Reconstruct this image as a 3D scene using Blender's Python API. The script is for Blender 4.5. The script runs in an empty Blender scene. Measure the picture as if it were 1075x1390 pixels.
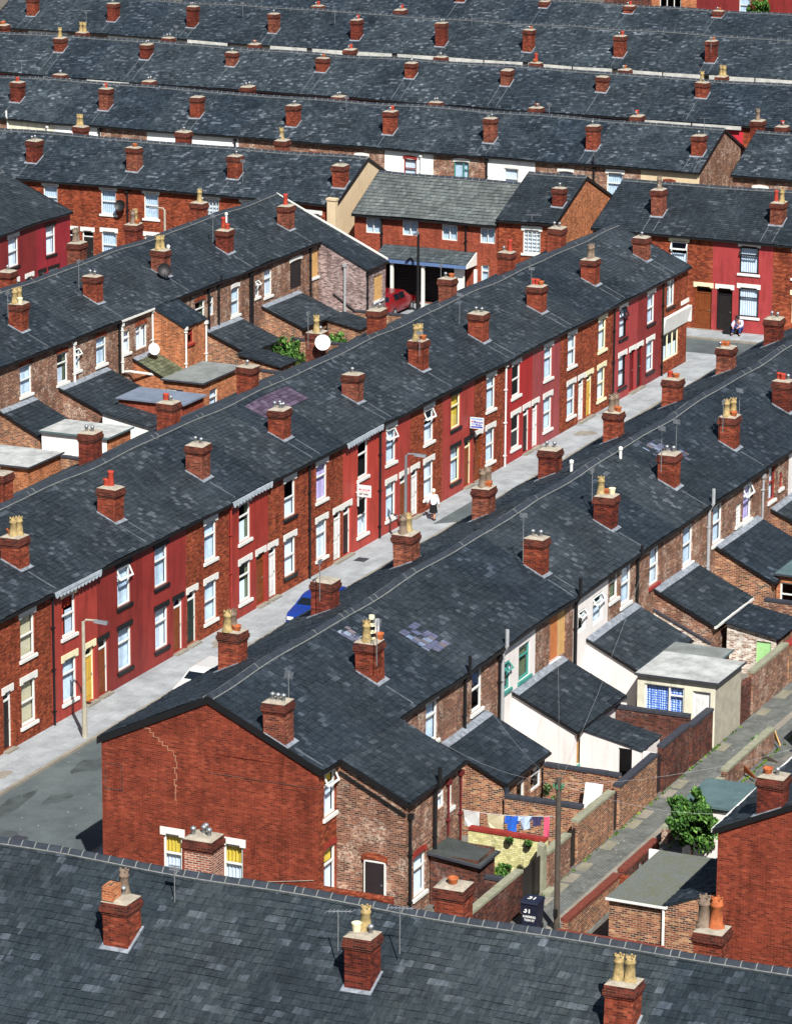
import bpy, math, random
from mathutils import Vector
RND = random.Random(11)
SC = bpy.context.scene
COL = SC.collection
# ---------------------------------------------------------------- camera model (survey of the place)
CF, CP, CYAW, CR, CH = 5099.67, math.radians(14.825), math.radians(24.0163), math.radians(.34367), 43.1005
FW = Vector((math.cos(CP)*math.cos(CYAW), math.cos(CP)*math.sin(CYAW), -math.sin(CP)))
RT = Vector((math.sin(CYAW), -math.cos(CYAW), 0)); UP = RT.cross(FW)
R2 = RT*math.cos(CR)+UP*math.sin(CR); U2 = UP*math.cos(CR)-RT*math.sin(CR)
CC = Vector((0, 0, CH))
def ray(x, y): return FW+R2*((x-537.5)/CF)-U2*((y-695.)/CF)
def aX(x, y, X): d = ray(x, y); return CC+d*(X/d.x)
def aY(x, y, Y): d = ray(x, y); return CC+d*(Y/d.y)
def aZ(x, y, Z): d = ray(x, y); return CC+d*((Z-CH)/d.z)
def aPl(x, y, n, d0):
    r = ray(x, y); n = Vector(n); return CC+r*((d0-n.dot(CC))/n.dot(r))
def prx(P): d = Vector(P)-CC; return 537.5+CF*d.dot(R2)/d.dot(FW)
def colu(fr, px, v, z):
    "u coordinate on the wall v where the image column px crosses height z"
    lo, hi = (60, 330) if fr.k == 'A' else (-170, -20)
    for _ in range(50):
        m = (lo+hi)/2
        if prx(fr.P(m, v, z)) < px: lo = m
        else: hi = m
    return m
class Fr:
    def __init__(s, k): s.k = k
    def P(s, u, v, z): return (u, v, z) if s.k == 'A' else (v, -u, z)
A, B = Fr('A'), Fr('B')
# ---------------------------------------------------------------- mesh builder
class MB:
    def __init__(s, fr=None): s.v = []; s.f = []; s.m = []; s.fr = fr or A
    def face(s, pts, m=0):
        n = len(s.v); s.v += [s.fr.P(*p) for p in pts]; s.f.append(tuple(range(n, n+len(pts)))); s.m.append(m)
    def box(s, u0, u1, v0, v1, z0, z1, m=0):
        n = len(s.v)
        s.v += [s.fr.P(*p) for p in ((u0,v0,z0),(u1,v0,z0),(u1,v1,z0),(u0,v1,z0),(u0,v0,z1),(u1,v0,z1),(u1,v1,z1),(u0,v1,z1))]
        for q in ((0,3,2,1),(4,5,6,7),(0,1,5,4),(1,2,6,5),(2,3,7,6),(3,0,4,7)):
            s.f.append(tuple(n+i for i in q)); s.m.append(m)
    def hexa(s, bot, top, m=0):
        n = len(s.v); s.v += [s.fr.P(*p) for p in list(bot)+list(top)]; k = len(bot)
        s.f.append(tuple(n+i for i in reversed(range(k)))); s.f.append(tuple(n+k+i for i in range(k)))
        for i in range(k): j = (i+1) % k; s.f.append((n+i, n+j, n+k+j, n+k+i))
        s.m += [m]*(k+2)
    def tube(s, pts, r, n=7, m=0, r2=None):
        P = [Vector(s.fr.P(*p)) for p in pts]; b = len(s.v); N = len(P)
        for i, p in enumerate(P):
            t = (P[min(i+1, N-1)]-P[max(i-1, 0)]).normalized()
            a = t.cross(Vector((0, 0, 1)) if abs(t.z) < .9 else Vector((1, 0, 0))).normalized(); c = t.cross(a)
            rr = r if r2 is None else r+(r2-r)*i/(N-1)
            for k in range(n):
                an = 2*math.pi*k/n; s.v.append(tuple(p+(a*math.cos(an)+c*math.sin(an))*rr))
        for i in range(N-1):
            for k in range(n):
                s.f.append((b+i*n+k, b+i*n+(k+1) % n, b+(i+1)*n+(k+1) % n, b+(i+1)*n+k)); s.m.append(m)
        s.f.append(tuple(b+k for k in reversed(range(n)))); s.f.append(tuple(b+(N-1)*n+k for k in range(n))); s.m += [m, m]
    def lathe(s, u, v, prof, n=12, m=0, sq=False, cap=True):
        b = len(s.v); x, y, _ = s.fr.P(u, v, 0)
        for r, z in prof:
            for k in range(n):
                an = 2*math.pi*(k+.5)/n; s.v.append((x+r*math.cos(an), y+r*math.sin(an), z))
        for i in range(len(prof)-1):
            for k in range(n):
                s.f.append((b+i*n+k, b+i*n+(k+1) % n, b+(i+1)*n+(k+1) % n, b+(i+1)*n+k)); s.m.append(m)
        if cap:
            e = b+(len(prof)-1)*n; s.f.append(tuple(e+k for k in range(n))); s.m.append(m)
    def rings(s, u0, u1, v0, v1, prof, m=0, capm=None):
        "stepped square stack: prof = (offset, z, material of the band above)"
        b = len(s.v)
        for o, z, _ in prof:
            s.v += [s.fr.P(*p) for p in ((u0-o,v0-o,z),(u1+o,v0-o,z),(u1+o,v1+o,z),(u0-o,v1+o,z))]
        for i in range(len(prof)-1):
            for k in range(4):
                s.f.append((b+4*i+k, b+4*i+(k+1) % 4, b+4*i+4+(k+1) % 4, b+4*i+4+k)); s.m.append(prof[i][2])
        e = b+4*(len(prof)-1); s.f.append((e, e+1, e+2, e+3)); s.m.append(prof[-1][2])
    def build(s, name, mat, parent=None, smooth=False, uv=True):
        if not s.v: return None
        o0 = Vector((0, 0, 0)); p = parent
        while p is not None: o0 = o0+Vector(p.location); p = p.parent
        loc = Vector((0, 0, 0))
        if parent is None:
            xs = [q[0] for q in s.v]; ys = [q[1] for q in s.v]
            loc = Vector(((min(xs)+max(xs))/2, (min(ys)+max(ys))/2, min(q[2] for q in s.v)))
        oo = o0+loc; sn = math.sin
        def sag(q):   # old walls and roofs settle: a slow wave of a few centimetres
            k = min(max(q[2], 0)/7, 1.1); return (q[0], q[1]+k*.02*sn(q[0]*.43+.6), q[2]+k*(.032*sn(q[0]*.61+q[1]*.23)+.024*sn(q[0]*1.07-q[1]*.71+1)+.016*sn(q[1]*.9+q[0]*.17)))
        s.v = [sag(q) for q in s.v]
        me = bpy.data.meshes.new(name)
        me.from_pydata([(q[0]-oo.x, q[1]-oo.y, q[2]-oo.z) for q in s.v], [], s.f)
        ml = list(mat) if isinstance(mat, (list, tuple)) else [mat]
        if max(s.m) >= len(ml): ml.append(M['slate_edge_shade'])
        for mt in ml: me.materials.append(mt)
        if max(s.m) > 0: me.polygons.foreach_set('material_index', s.m)
        if uv:
            dat = []
            for f in s.f:
                a = s.v[f[0]]; nx = ny = nz = 0.
                for i in range(len(f)):
                    p1 = s.v[f[i]]; p2 = s.v[f[(i+1) % len(f)]]
                    nx += (p1[1]-p2[1])*(p1[2]+p2[2]); ny += (p1[2]-p2[2])*(p1[0]+p2[0]); nz += (p1[0]-p2[0])*(p1[1]+p2[1])
                l = math.sqrt(nx*nx+ny*ny+nz*nz) or 1; nx /= l; ny /= l; nz /= l
                h = math.hypot(nx, ny)
                for i in f:
                    p = s.v[i]
                    if h < .02: dat += (p[0], p[1])
                    else:
                        t = (p[0]*-ny+p[1]*nx)/h
                        if abs(nz) < .25: dat += (t, p[2])
                        else: dat += (t, p[2]*h-(p[0]*nx+p[1]*ny)/h*nz)
            me.uv_layers.new(name='UVMap').data.foreach_set('uv', dat)
        if smooth: me.polygons.foreach_set('use_smooth', [True]*len(me.polygons))
        me.update()
        o = bpy.data.objects.new(name, me); COL.objects.link(o); o.location = loc
        if parent is not None: o.parent = parent
        return o
def thing(name, label, cat, loc, group=None):
    label = ' '.join(label.split()[:16]); o = bpy.data.objects.new(name, None); COL.objects.link(o); o.empty_display_size = .3
    o.location = loc; o['label'] = label; o['category'] = cat
    if group: o['group'] = group
    return o
def tag(o, label, cat, group=None):
    o['label'] = label; o['category'] = cat
    if group: o['group'] = group
    return o
def struct(name, mb, mat):
    o = mb.build(name, mat); o['kind'] = 'structure'; return o
# ---------------------------------------------------------------- materials
def lin(c): c /= 255; return c/12.92 if c <= .04045 else ((c+.055)/1.055)**2.4
def S(r, g, b, k=1.): return (lin(r)*k, lin(g)*k, lin(b)*k, 1)
class NT:
    def __init__(s, name):
        s.mat = bpy.data.materials.new(name); s.mat.use_nodes = True; s.t = s.mat.node_tree
        s.b = s.t.nodes['Principled BSDF']; s.out = s.t.nodes['Material Output']
    def n(s, typ, **kw):
        o = s.t.nodes.new(typ)
        for k, v in kw.items():
            if k.startswith('i_'):
                key = k[2:]; key = int(key) if key.isdigit() else key.replace('_', ' ')
                if hasattr(v, 'is_linked'): s.t.links.new(v, o.inputs[key])
                else: o.inputs[key].default_value = v
            else: setattr(o, k, v)
        return o
    def l(s, a, b): s.t.links.new(a, b)
    def pos(s): return s.n('ShaderNodeNewGeometry').outputs['Position']
    def uv(s): return s.n('ShaderNodeTexCoord').outputs['UV']
    def noise(s, vec, sc, det=3, rough=.55):
        return s.n('ShaderNodeTexNoise', i_Vector=vec, i_Scale=sc, i_Detail=det, i_Roughness=rough).outputs['Fac']
    def ramp(s, fac, stops, const=False):
        o = s.n('ShaderNodeValToRGB', i_Fac=fac); cr = o.color_ramp
        if const: cr.interpolation = 'CONSTANT'
        while len(cr.elements) < len(stops): cr.elements.new(.5)
        for e, (p, c) in zip(cr.elements, stops):
            e.position = p; e.color = c if isinstance(c, tuple) else (c, c, c, 1)
        return o.outputs['Color']
    def mix(s, a, b, fac, mode='MIX'):
        o = s.n('ShaderNodeMix', data_type='RGBA', blend_type=mode)
        for k, v in ((0, fac), (6, a), (7, b)):
            if hasattr(v, 'is_linked'): s.l(v, o.inputs[k])
            else: o.inputs[k].default_value = v
        return o.outputs[2]
    def bump(s, h, st=.4, d=.02):
        o = s.n('ShaderNodeBump', i_Height=h, i_Strength=st, i_Distance=d); s.l(o.outputs[0], s.b.inputs['Normal'])
    def fin(s, col, rough=.8, spec=.3):
        if hasattr(col, 'is_linked'): s.l(col, s.b.inputs['Base Color'])
        else: s.b.inputs['Base Color'].default_value = col
        if hasattr(rough, 'is_linked'): s.l(rough, s.b.inputs['Roughness'])
        else: s.b.inputs['Roughness'].default_value = rough
        s.b.inputs['Specular IOR Level'].default_value = spec
        return s.mat
def m_brick(name, stops, mortar, wash=None, wash_amt=.5, var=(.75, 1.2), bw=.2, bh=.069, ms=.009, soot=None):
    t = NT(name); uv = t.uv(); pos = t.pos()
    b = t.n('ShaderNodeTexBrick', i_Vector=uv, i_Color1=(0, 0, 0, 1), i_Color2=(1, 1, 1, 1), i_Mortar=(0, 0, 0, 1), i_Scale=1.)
    b.inputs['Mortar Size'].default_value = ms; b.inputs['Brick Width'].default_value = bw; b.inputs['Row Height'].default_value = bh
    b.inputs['Mortar Smooth'].default_value = .2
    c = t.ramp(b.outputs['Color'], stops)
    c = t.mix(c, mortar, b.outputs['Fac'])
    v = t.ramp(t.noise(pos, .9, 5, .62), [(.3, var[0]), (.7, var[1])])
    c = t.mix(c, v, 1., 'MULTIPLY')
    v2 = t.ramp(t.noise(pos, 9., 4, .7), [(.3, .87), (.72, 1.12)])
    c = t.mix(c, v2, 1., 'MULTIPLY')
    if soot:
        f = t.ramp(t.noise(pos, 1.7, 5, .65), [(.56, 0.), (.72, 1.)]); c = t.mix(c, soot, t.mix((0, 0, 0, 1), f, .55))
    if wash:
        f = t.ramp(t.noise(pos, 1.35, 6, .75), [(.5, 0.), (.64, wash_amt)])
        f2 = t.ramp(t.noise(uv, 11., 2, .6), [(.4, 0.), (.6, 1.)])
        c = t.mix(c, wash, t.mix((0, 0, 0, 1), t.mix(f, f2, 1., 'MULTIPLY'), 1.))
    vs = t.noise(t.n('ShaderNodeVectorMath', operation='MULTIPLY', i_0=uv, i_1=(3.2, .35, 1)).outputs[0], 1., 5, .65)
    c = t.mix(c, t.ramp(vs, [(.34, .7), (.5, .98), (.7, 1.12)]), 1., 'MULTIPLY')
    t.bump(b.outputs['Fac'], -.6, .014)
    return t.fin(c, .9, .12)
def m_paint(name, col, fade=.14, brick=True, rough=.55):
    t = NT(name); pos = t.pos(); uv = t.uv()
    c = t.mix(col, t.ramp(t.noise(pos, 1.2, 5, .6), [(.3, 1-fade), (.7, 1+fade)]), 1., 'MULTIPLY')
    vs = t.noise(t.n('ShaderNodeVectorMath', operation='MULTIPLY', i_0=uv, i_1=(3.5, .4, 1)).outputs[0], 1., 5, .68)
    c = t.mix(c, t.ramp(vs, [(.32, 1-fade*2.2), (.5, 1.), (.72, 1+fade*.8)]), 1., 'MULTIPLY')
    dirt = t.ramp(t.noise(pos, 4.5, 6, .75), [(.55, 0.), (.8, .35)])
    c = t.mix(c, (col[0]*.45, col[1]*.5, col[2]*.5, 1), dirt)
    if brick:
        b = t.n('ShaderNodeTexBrick', i_Vector=uv, i_Scale=1.)
        b.inputs['Mortar Size'].default_value = .008; b.inputs['Brick Width'].default_value = .2; b.inputs['Row Height'].default_value = .069
        b.inputs['Mortar Smooth'].default_value = .3
        t.bump(b.outputs['Fac'], -.4, .008)
    return t.fin(c, rough, .35)
def m_plain(name, col, rough=.6, var=.15, sc=3., spec=.35, metal=0., bump=0.):
    t = NT(name); pos = t.pos()
    n = t.noise(pos, sc, 5, .65)
    c = t.mix(col, t.ramp(n, [(.28, 1-var), (.72, 1+var)]), 1., 'MULTIPLY')
    if bump: t.bump(t.noise(pos, sc*6, 4), bump, .02)
    t.b.inputs['Metallic'].default_value = metal
    return t.fin(c, rough, spec)
def m_ground(name, col, col2, sc=.6, fine=30., amt=.8, rough=.9, cracks=False):
    t = NT(name); pos = t.pos()
    c = t.mix(col, col2, t.mix((0, 0, 0, 1), t.ramp(t.noise(pos, sc, 6, .68), [(.38, 0.), (.66, 1.)]), amt))
    c = t.mix(c, t.ramp(t.noise(pos, fine, 3, .7), [(.3, .78), (.72, 1.22)]), 1., 'MULTIPLY')
    if cracks:
        v = t.n('ShaderNodeTexBrick', i_Vector=t.uv(), i_Scale=1., i_Color1=(1, 1, 1, 1), i_Color2=(.88, .88, .88, 1), i_Mortar=(.74, .74, .74, 1))
        v.inputs['Brick Width'].default_value = .85; v.inputs['Row Height'].default_value = .6; v.inputs['Mortar Size'].default_value = .012
        c = t.mix(c, v.outputs['Color'], 1., 'MULTIPLY')
    t.bump(t.noise(pos, fine, 3), .25, .01)
    return t.fin(c, rough, .2)
def m_slate(name, stops, sheen=.3, blot=.4, pale=.34, gain=1.42):
    sheen *= .4
    t = NT(name); pos = t.pos(); g = t.n('ShaderNodeNewGeometry')
    rnd = g.outputs['Random Per Island']; c = t.ramp(rnd, [(p, (q[0]*gain, q[1]*gain, q[2]*gain, 1)) for p, q in stops])
    r2 = t.n('ShaderNodeMath', operation='FRACT', i_0=t.n('ShaderNodeMath', operation='MULTIPLY', i_0=rnd, i_1=17.31).outputs[0]).outputs[0]
    pick = t.ramp(r2, [(.74, 0.), (.9, 1.)]); zone = t.ramp(t.noise(pos, .62, 4, .6), [(.46, .06), (.62, 1.)])
    c = t.mix(c, S(126, 134, 144, .75), t.mix((0, 0, 0, 1), t.mix(pick, zone, 1., 'MULTIPLY'), pale))
    oi = t.n('ShaderNodeObjectInfo').outputs['Random']; c = t.mix(c, t.ramp(oi, [(0., S(214, 222, 232)), (.5, S(236, 236, 238)), (1., (1.12, 1.1, 1.08, 1))]), 1., 'MULTIPLY')
    sn = t.n('ShaderNodeSeparateXYZ', i_0=g.outputs['True Normal']); ax = t.n('ShaderNodeMath', operation='ABSOLUTE', i_0=sn.outputs[0]).outputs[0]; ay = t.n('ShaderNodeMath', operation='ABSOLUTE', i_0=sn.outputs[1]).outputs[0]
    al = t.n('ShaderNodeMath', operation='GREATER_THAN', i_0=ax, i_1=ay).outputs[0]
    st = t.noise(t.mix(t.n('ShaderNodeVectorMath', operation='MULTIPLY', i_0=pos, i_1=(9, 1.3, 1.3)).outputs[0], t.n('ShaderNodeVectorMath', operation='MULTIPLY', i_0=pos, i_1=(1.3, 9, 1.3)).outputs[0], al), 1., 4, .7)
    c = t.mix(c, t.ramp(st, [(.3, .66), (.5, .98), (.72, 1.42)]), 1., 'MULTIPLY')
    big = t.ramp(t.noise(pos, .45, 5, .6), [(.3, .74), (.7, 1.28)])
    c = t.mix(c, big, 1., 'MULTIPLY')
    lich = t.ramp(t.noise(pos, 2.6, 7, .74), [(.56, 0.), (.74, blot)])
    c = t.mix(c, S(128, 134, 138, .42), lich)
    fine = t.ramp(t.noise(pos, 16., 4, .7), [(.3, .72), (.7, 1.26)])
    c = t.mix(c, fine, 1., 'MULTIPLY')
    t.bump(t.noise(pos, 14., 4), .35, .012)
    r = t.ramp(t.noise(pos, 5., 3), [(.3, .5), (.7, .8)])
    return t.fin(c, r, sheen)
def m_glass(name, tint=(.9, .95, 1, 1)):
    t = NT(name); tr = t.n('ShaderNodeBsdfTransparent', i_Color=tint); gl = t.n('ShaderNodeBsdfGlossy', i_Roughness=.03)
    fz = t.ramp(t.n('ShaderNodeLayerWeight', i_Blend=.5).outputs['Facing'], [(0., .04), (.6, .09), (1., .5)]); mx = t.n('ShaderNodeMixShader')
    t.l(fz, mx.inputs[0]); t.l(tr.outputs[0], mx.inputs[1]); t.l(gl.outputs[0], mx.inputs[2]); t.l(mx.outputs[0], t.out.inputs[0])
    return t.mat
def m_leaf(name, c1, c2, c3):
    t = NT(name); g = t.n('ShaderNodeNewGeometry')
    c = t.ramp(g.outputs['Random Per Island'], [(0., c1), (.55, c2), (1., c3)])
    t.b.inputs['Subsurface Weight'].default_value = 0.
    return t.fin(c, .6, .25)
RED = [(0., S(86, 40, 29)), (.35, S(126, 56, 35)), (.7, S(144, 66, 41)), (1., S(160, 86, 58))]
M = dict(
 brick_front=m_brick('red_brick', RED, S(112, 66, 50), soot=S(60, 26, 20)),
 brick_gable=m_brick('gable_red_brick', [(0., S(90, 38, 29)), (.4, S(114, 46, 33)), (.75, S(124, 51, 36)), (1., S(138, 66, 48))], S(122, 70, 52), var=(.74, 1.16), soot=S(66, 28, 22)),
 brick_old=m_brick('old_brown_brick', [(0., S(56, 36, 33)), (.3, S(94, 54, 43)), (.6, S(120, 68, 52)), (.85, S(140, 88, 66)), (1., S(180, 146, 120))], S(138, 116, 100), wash=S(210, 192, 174), wash_amt=.75, var=(.68, 1.16), ms=.014),
 brick_flake=m_brick('flaking_whitewashed_brick', [(0., S(120, 84, 66)), (.4, S(176, 160, 146)), (1., S(222, 216, 206))], S(206, 200, 190), wash=S(120, 78, 60), wash_amt=.8),
 brick_mix=m_brick('patchy_yard_brick', [(0., S(46, 33, 32)), (.22, S(92, 48, 36)), (.5, S(130, 68, 44)), (.8, S(152, 92, 58)), (1., S(182, 142, 102))], S(156, 136, 116), soot=S(48, 34, 30), ms=.013),
 brick_dark=m_brick('sooty_brick', [(0., S(44, 30, 30)), (.5, S(84, 46, 40)), (1., S(110, 62, 48))], S(86, 68, 60), wash=S(150, 130, 120), wash_amt=.4),
 brick_orange=m_brick('orange_brick', [(0., S(110, 56, 36)), (.3, S(150, 78, 46)), (.7, S(172, 94, 54)), (1., S(190, 122, 80))], S(172, 138, 108), var=(.76, 1.12), soot=S(88, 54, 40)),
 brick_cream=m_brick('cream_painted_brick', [(0., S(176, 172, 118)), (.6, S(206, 200, 146)), (1., S(222, 216, 170))], S(170, 166, 118), var=(.85, 1.1)),
 brick_pink=m_brick('pale_purple_brick', [(0., S(74, 58, 58)), (.5, S(126, 102, 100)), (1., S(170, 150, 146))], S(146, 132, 128), wash=S(190, 178, 172), wash_amt=.6),
 brick_fm=m_brick('modern_red_brick', [(0., S(112, 46, 34)), (.5, S(136, 58, 40)), (1., S(152, 72, 52))], S(132, 84, 66), var=(.9, 1.08)),
 stack=m_brick('chimney_brick', [(0., S(80, 34, 24)), (.4, S(118, 46, 30)), (.75, S(136, 56, 36)), (1., S(154, 80, 56))], S(112, 74, 60), soot=S(50, 28, 24), var=(.62, 1.2)),
 palegreen=m_plain('pale_green_paint', S(150, 196, 132), .6, .15, 3.),
 flag=m_ground('worn_flagstone', S(132, 128, 110), S(104, 104, 94), 2., 14.),
 stack_pale=m_brick('pale_mortared_chimney_brick', [(0., S(96, 44, 34)), (.5, S(134, 62, 44)), (1., S(166, 100, 78))], S(176, 158, 142), ms=.014),
 stack_b=m_brick('browner_chimney_brick', [(0., S(72, 36, 28)), (.4, S(108, 50, 36)), (.75, S(128, 62, 44)), (1., S(150, 90, 68))], S(120, 88, 74), soot=S(46, 30, 28), var=(.6, 1.2)),
 stack_c=m_brick('sooty_red_chimney_brick', [(0., S(64, 26, 22)), (.5, S(104, 38, 28)), (1., S(134, 58, 42))], S(96, 62, 52), soot=S(36, 24, 24), var=(.55, 1.15)),
 stack_top=m_brick('sooty_chimney_brick', [(0., S(56, 28, 24)), (.5, S(84, 36, 28)), (1., S(110, 50, 38))], S(92, 66, 56), soot=S(40, 26, 24)),
 crackm=m_plain('crack_mortar', S(160, 116, 92), .95, .3, 8.),
 mortar=m_plain('weathered_mortar', S(150, 142, 128), .95, .3, 6., .1, bump=.4),
 lead=m_plain('lead_flashing', S(120, 126, 134), .6, .5, 5., .3),
 fillet=m_plain('mortar_fillet', S(92, 98, 104), .9, .45, 3., .2),
 ridgejoint=m_plain('ridge_mortar', S(112, 114, 112), .95, .35, 6., .1),
 ridge=m_plain('ridge_tile', S(46, 52, 60), .8, .3, 4., .2),
 slate_edge_shade=m_plain('slate_edge_shade', S(20, 25, 29), .9, .3, 4., .1),  # shade between courses and joints painted dark on slate edges and roof slab
 black=m_plain('black_paint', S(22, 22, 24), .5, .2, 3.),
 white=m_paint('white_paint', S(212, 212, 206), .05, False),
 whitewall=m_paint('white_render', S(214, 208, 204), .06, False, .85),
 whitewall2=m_paint('bright_white_render', S(226, 226, 222), .06, False, .85),
 creamwall=m_paint('cream_render', S(204, 200, 180), .12, False, .9),
 tan=m_paint('tan_render', S(196, 176, 144), .06, False, .9),
 cream=m_paint('cream_paint', S(222, 214, 176), .05, False),
 yellow=m_paint('yellow_paint', S(190, 154, 64), .08, False),
 teal=m_paint('teal_paint', S(62, 132, 122), .1, False),
 wood=m_plain('brown_wood', S(112, 58, 28), .5, .25, 6.),
 board=m_plain('plywood_board', S(190, 150, 94), .8, .2, 3.),
 orangeboard=m_plain('orange_board', S(176, 106, 60), .8, .2, 3.),
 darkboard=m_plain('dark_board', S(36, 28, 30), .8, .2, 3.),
 darkdoor=m_plain('dark_door', S(34, 30, 30), .45, .2, 3.),
 greendoor=m_plain('dark_green_door', S(26, 44, 40), .45, .2, 3.),
 reddoor=m_plain('dark_red_door', S(96, 22, 22), .45, .2, 3.),
 redtrim=m_plain('red_trim', S(134, 46, 38), .6, .25, 3.),
 redpipe=m_plain('dark_red_pipe', S(96, 34, 36), .5, .2, 3.),
 tilecop=m_plain('brick_coping', S(104, 50, 38), .85, .35, 7.),
 blue=m_plain('blue_paint', S(88, 112, 152), .5, .15, 3.),
 glass=m_glass('window_glass'),
 net=m_plain('net_curtain', S(206, 214, 222), .9, .12, 4., .1),
 netblue=m_plain('bluish_net_curtain', S(184, 198, 210), .9, .2, 4., .1),
 yellowcur=m_plain('yellow_curtain', S(204, 174, 66), .9, .12, 4., .1),
 redcur=m_plain('red_curtain', S(170, 58, 40), .9, .2, 4., .1),
 greencur=m_plain('green_curtain', S(96, 104, 78), .9, .2, 4., .1),
 blind=m_plain('cream_blind', S(204, 192, 158), .9, .06, 4., .1),
 violetcur=m_plain('violet_curtain', S(186, 168, 206), .9, .2, 4., .1),
 metal=m_plain('grey_metal', S(150, 154, 158), .4, .2, 4., .5, .6),
 pipegrey=m_plain('grey_pipe', S(150, 152, 154), .5, .15, 3.),
 buff=m_plain('buff_clay_pot', S(150, 130, 88), .85, .5, 7.),
 terra=m_plain('terracotta_pot', S(156, 84, 46), .85, .4, 6.),
 scallop=m_plain('dirty_scalloped_board', S(160, 170, 178), .8, .25, 4.),
 dullwhite=m_plain('dull_white_board', S(176, 176, 170), .8, .3, 2.),
 redpot=m_plain('red_clay_pot', S(158, 56, 40), .8, .2, 5.),
 sootpot=m_plain('sooty_clay_pot', S(112, 96, 82), .8, .45, 5.),
 tarmac=m_ground('road_asphalt', S(90, 98, 99), S(64, 70, 72), .35, 26., .9),
 pave=m_ground('pavement', S(158, 163, 166), S(124, 128, 131), .9, 20., cracks=True),
 kerb=m_ground('kerb_stone', S(138, 132, 120), S(112, 108, 100), 1.5, 12.),
 setts=None, yard=m_ground('yard_concrete', S(112, 110, 104), S(78, 76, 72), .9, 14.),
 earth=m_ground('bare_ground', S(104, 98, 88), S(74, 72, 64), .4, 8.),
 felt=m_ground('roofing_felt', S(128, 132, 130), S(92, 96, 94), 1.1, 16.),
 feltpale=m_ground('pale_roof_felt', S(178, 180, 178), S(122, 124, 122), 1.5, 12.),
 feltgreen=m_ground('green_roof_felt', S(84, 104, 106), S(66, 86, 90), 1., 16.),
 feltblue=m_ground('blue_grey_felt', S(112, 122, 138), S(92, 102, 116), 1., 16.),
 feltdark=m_ground('dark_mossy_felt', S(66, 70, 70), S(48, 54, 50), 1.4, 12.),
 moss=m_ground('mossy_felt', S(98, 102, 100), S(92, 94, 60), 2.2, 20., .55),
 coping=m_plain('dark_coping', S(52, 54, 62), .7, .3, 4.),
 copingpale=m_plain('stone_coping', S(132, 132, 112), .9, .25, 4.),
 concrete=m_plain('concrete', S(158, 152, 136), .9, .2, 3.),
 timber=m_plain('weathered_timber', S(74, 66, 58), .9, .3, 5.),
 dirtywhite=m_plain('dirty_white', S(206, 206, 204), .7, .12, 3.),
 grn=m_leaf('leaves', S(24, 48, 18), S(56, 96, 36), S(104, 142, 66)),
 grn2=m_leaf('pale_leaves', S(40, 60, 34), S(70, 98, 56), S(116, 140, 92)),
 grass=m_leaf('moss_tufts', S(40, 66, 20), S(74, 108, 30), S(120, 140, 50)),
 bark=m_plain('bark', S(70, 58, 44), .95, .3, 8.),
 skin=m_plain('skin', S(196, 138, 112), .6, .05, 3.),
)
SL0 = [(0., S(32, 38, 43)), (.5, S(36, 42, 47)), (1., S(41, 47, 51))]
M['slate'] = m_slate('roof_slate', SL0)
M['slate_far'] = m_slate('far_roof_slate', [(0., S(29, 36, 42)), (.5, S(36, 43, 49)), (1., S(45, 53, 58))], .3, .5, .66, 1.5)
M['slate_near'] = m_slate('near_roof_slate', [(0., S(37, 44, 48)), (.5, S(41, 48, 52)), (1., S(48, 55, 58))], .4, .35, .4, 1.2)
M['slate_new'] = m_slate('newer_slate', [(0., S(84, 86, 104)), (.5, S(98, 100, 122)), (.75, S(108, 98, 96)), (1., S(126, 140, 162))], .3, .2, .3, .95)
M['slate_purple'] = m_slate('purple_slate', [(0., S(70, 58, 74)), (.5, S(82, 70, 88)), (1., S(98, 86, 104))], .3, .1, .1, .85)
M['tile_grey'] = m_slate('grey_roof_tile', [(0., S(60, 65, 65)), (.5, S(68, 73, 73)), (1., S(78, 83, 82))], .3, .08, 0., 1.6)
M['tile_green'] = m_slate('greenish_roof_tile', [(0., S(62, 66, 52)), (.5, S(76, 80, 62)), (1., S(90, 94, 74))], .3, .1, 0.)
for k, c in dict(p1=(148, 54, 50), p2=(118, 38, 38), p3=(132, 44, 44), p5=(142, 48, 44), p8=(164, 60, 54), p9=(152, 56, 52), p11=(148, 54, 52), p13=(150, 36, 40), p14=(142, 62, 68), p17=(148, 54, 60), p18=(120, 38, 42), pk1=(112, 36, 42), pk2=(132, 36, 50), prr=(148, 54, 60), pf=(176, 44, 60)).items():
    M[k] = m_paint('painted_brick_'+{'p1': 'warm_red', 'p2': 'oxblood', 'p3': 'dusty_red', 'p5': 'crimson', 'p8': 'tomato_red', 'p9': 'salmon_red', 'p11': 'brick_red', 'p13': 'bright_red', 'p14': 'mauve', 'p17': 'rose_red', 'p18': 'dark_red', 'pk1': 'maroon', 'pk2': 'magenta_red', 'prr': 'cherry_red', 'pf': 'pink_red'}[k], S(c[0]-4, c[1]-1, max(20, c[2]-6), 1.06 if k in ('p1', 'p2', 'p3', 'p5', 'p8', 'p9', 'p11', 'p13', 'p14', 'p17', 'p18') else 1.1))
def m_setts():
    t = NT('alley_setts'); uv = t.uv(); pos = t.pos()
    b = t.n('ShaderNodeTexBrick', i_Vector=uv, i_Scale=1., i_Color1=S(92, 96, 94), i_Color2=S(108, 110, 106), i_Mortar=S(78, 80, 76))
    b.inputs['Brick Width'].default_value = .17; b.inputs['Row Height'].default_value = .1; b.inputs['Mortar Size'].default_value = .01
    c = t.mix(b.outputs['Color'], t.ramp(t.noise(pos, 2., 5, .65), [(.28, .6), (.72, 1.3)]), 1., 'MULTIPLY')
    t.bump(b.outputs['Fac'], -.6, .02); return t.fin(c, .85, .25)
M['setts'] = m_setts()
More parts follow.
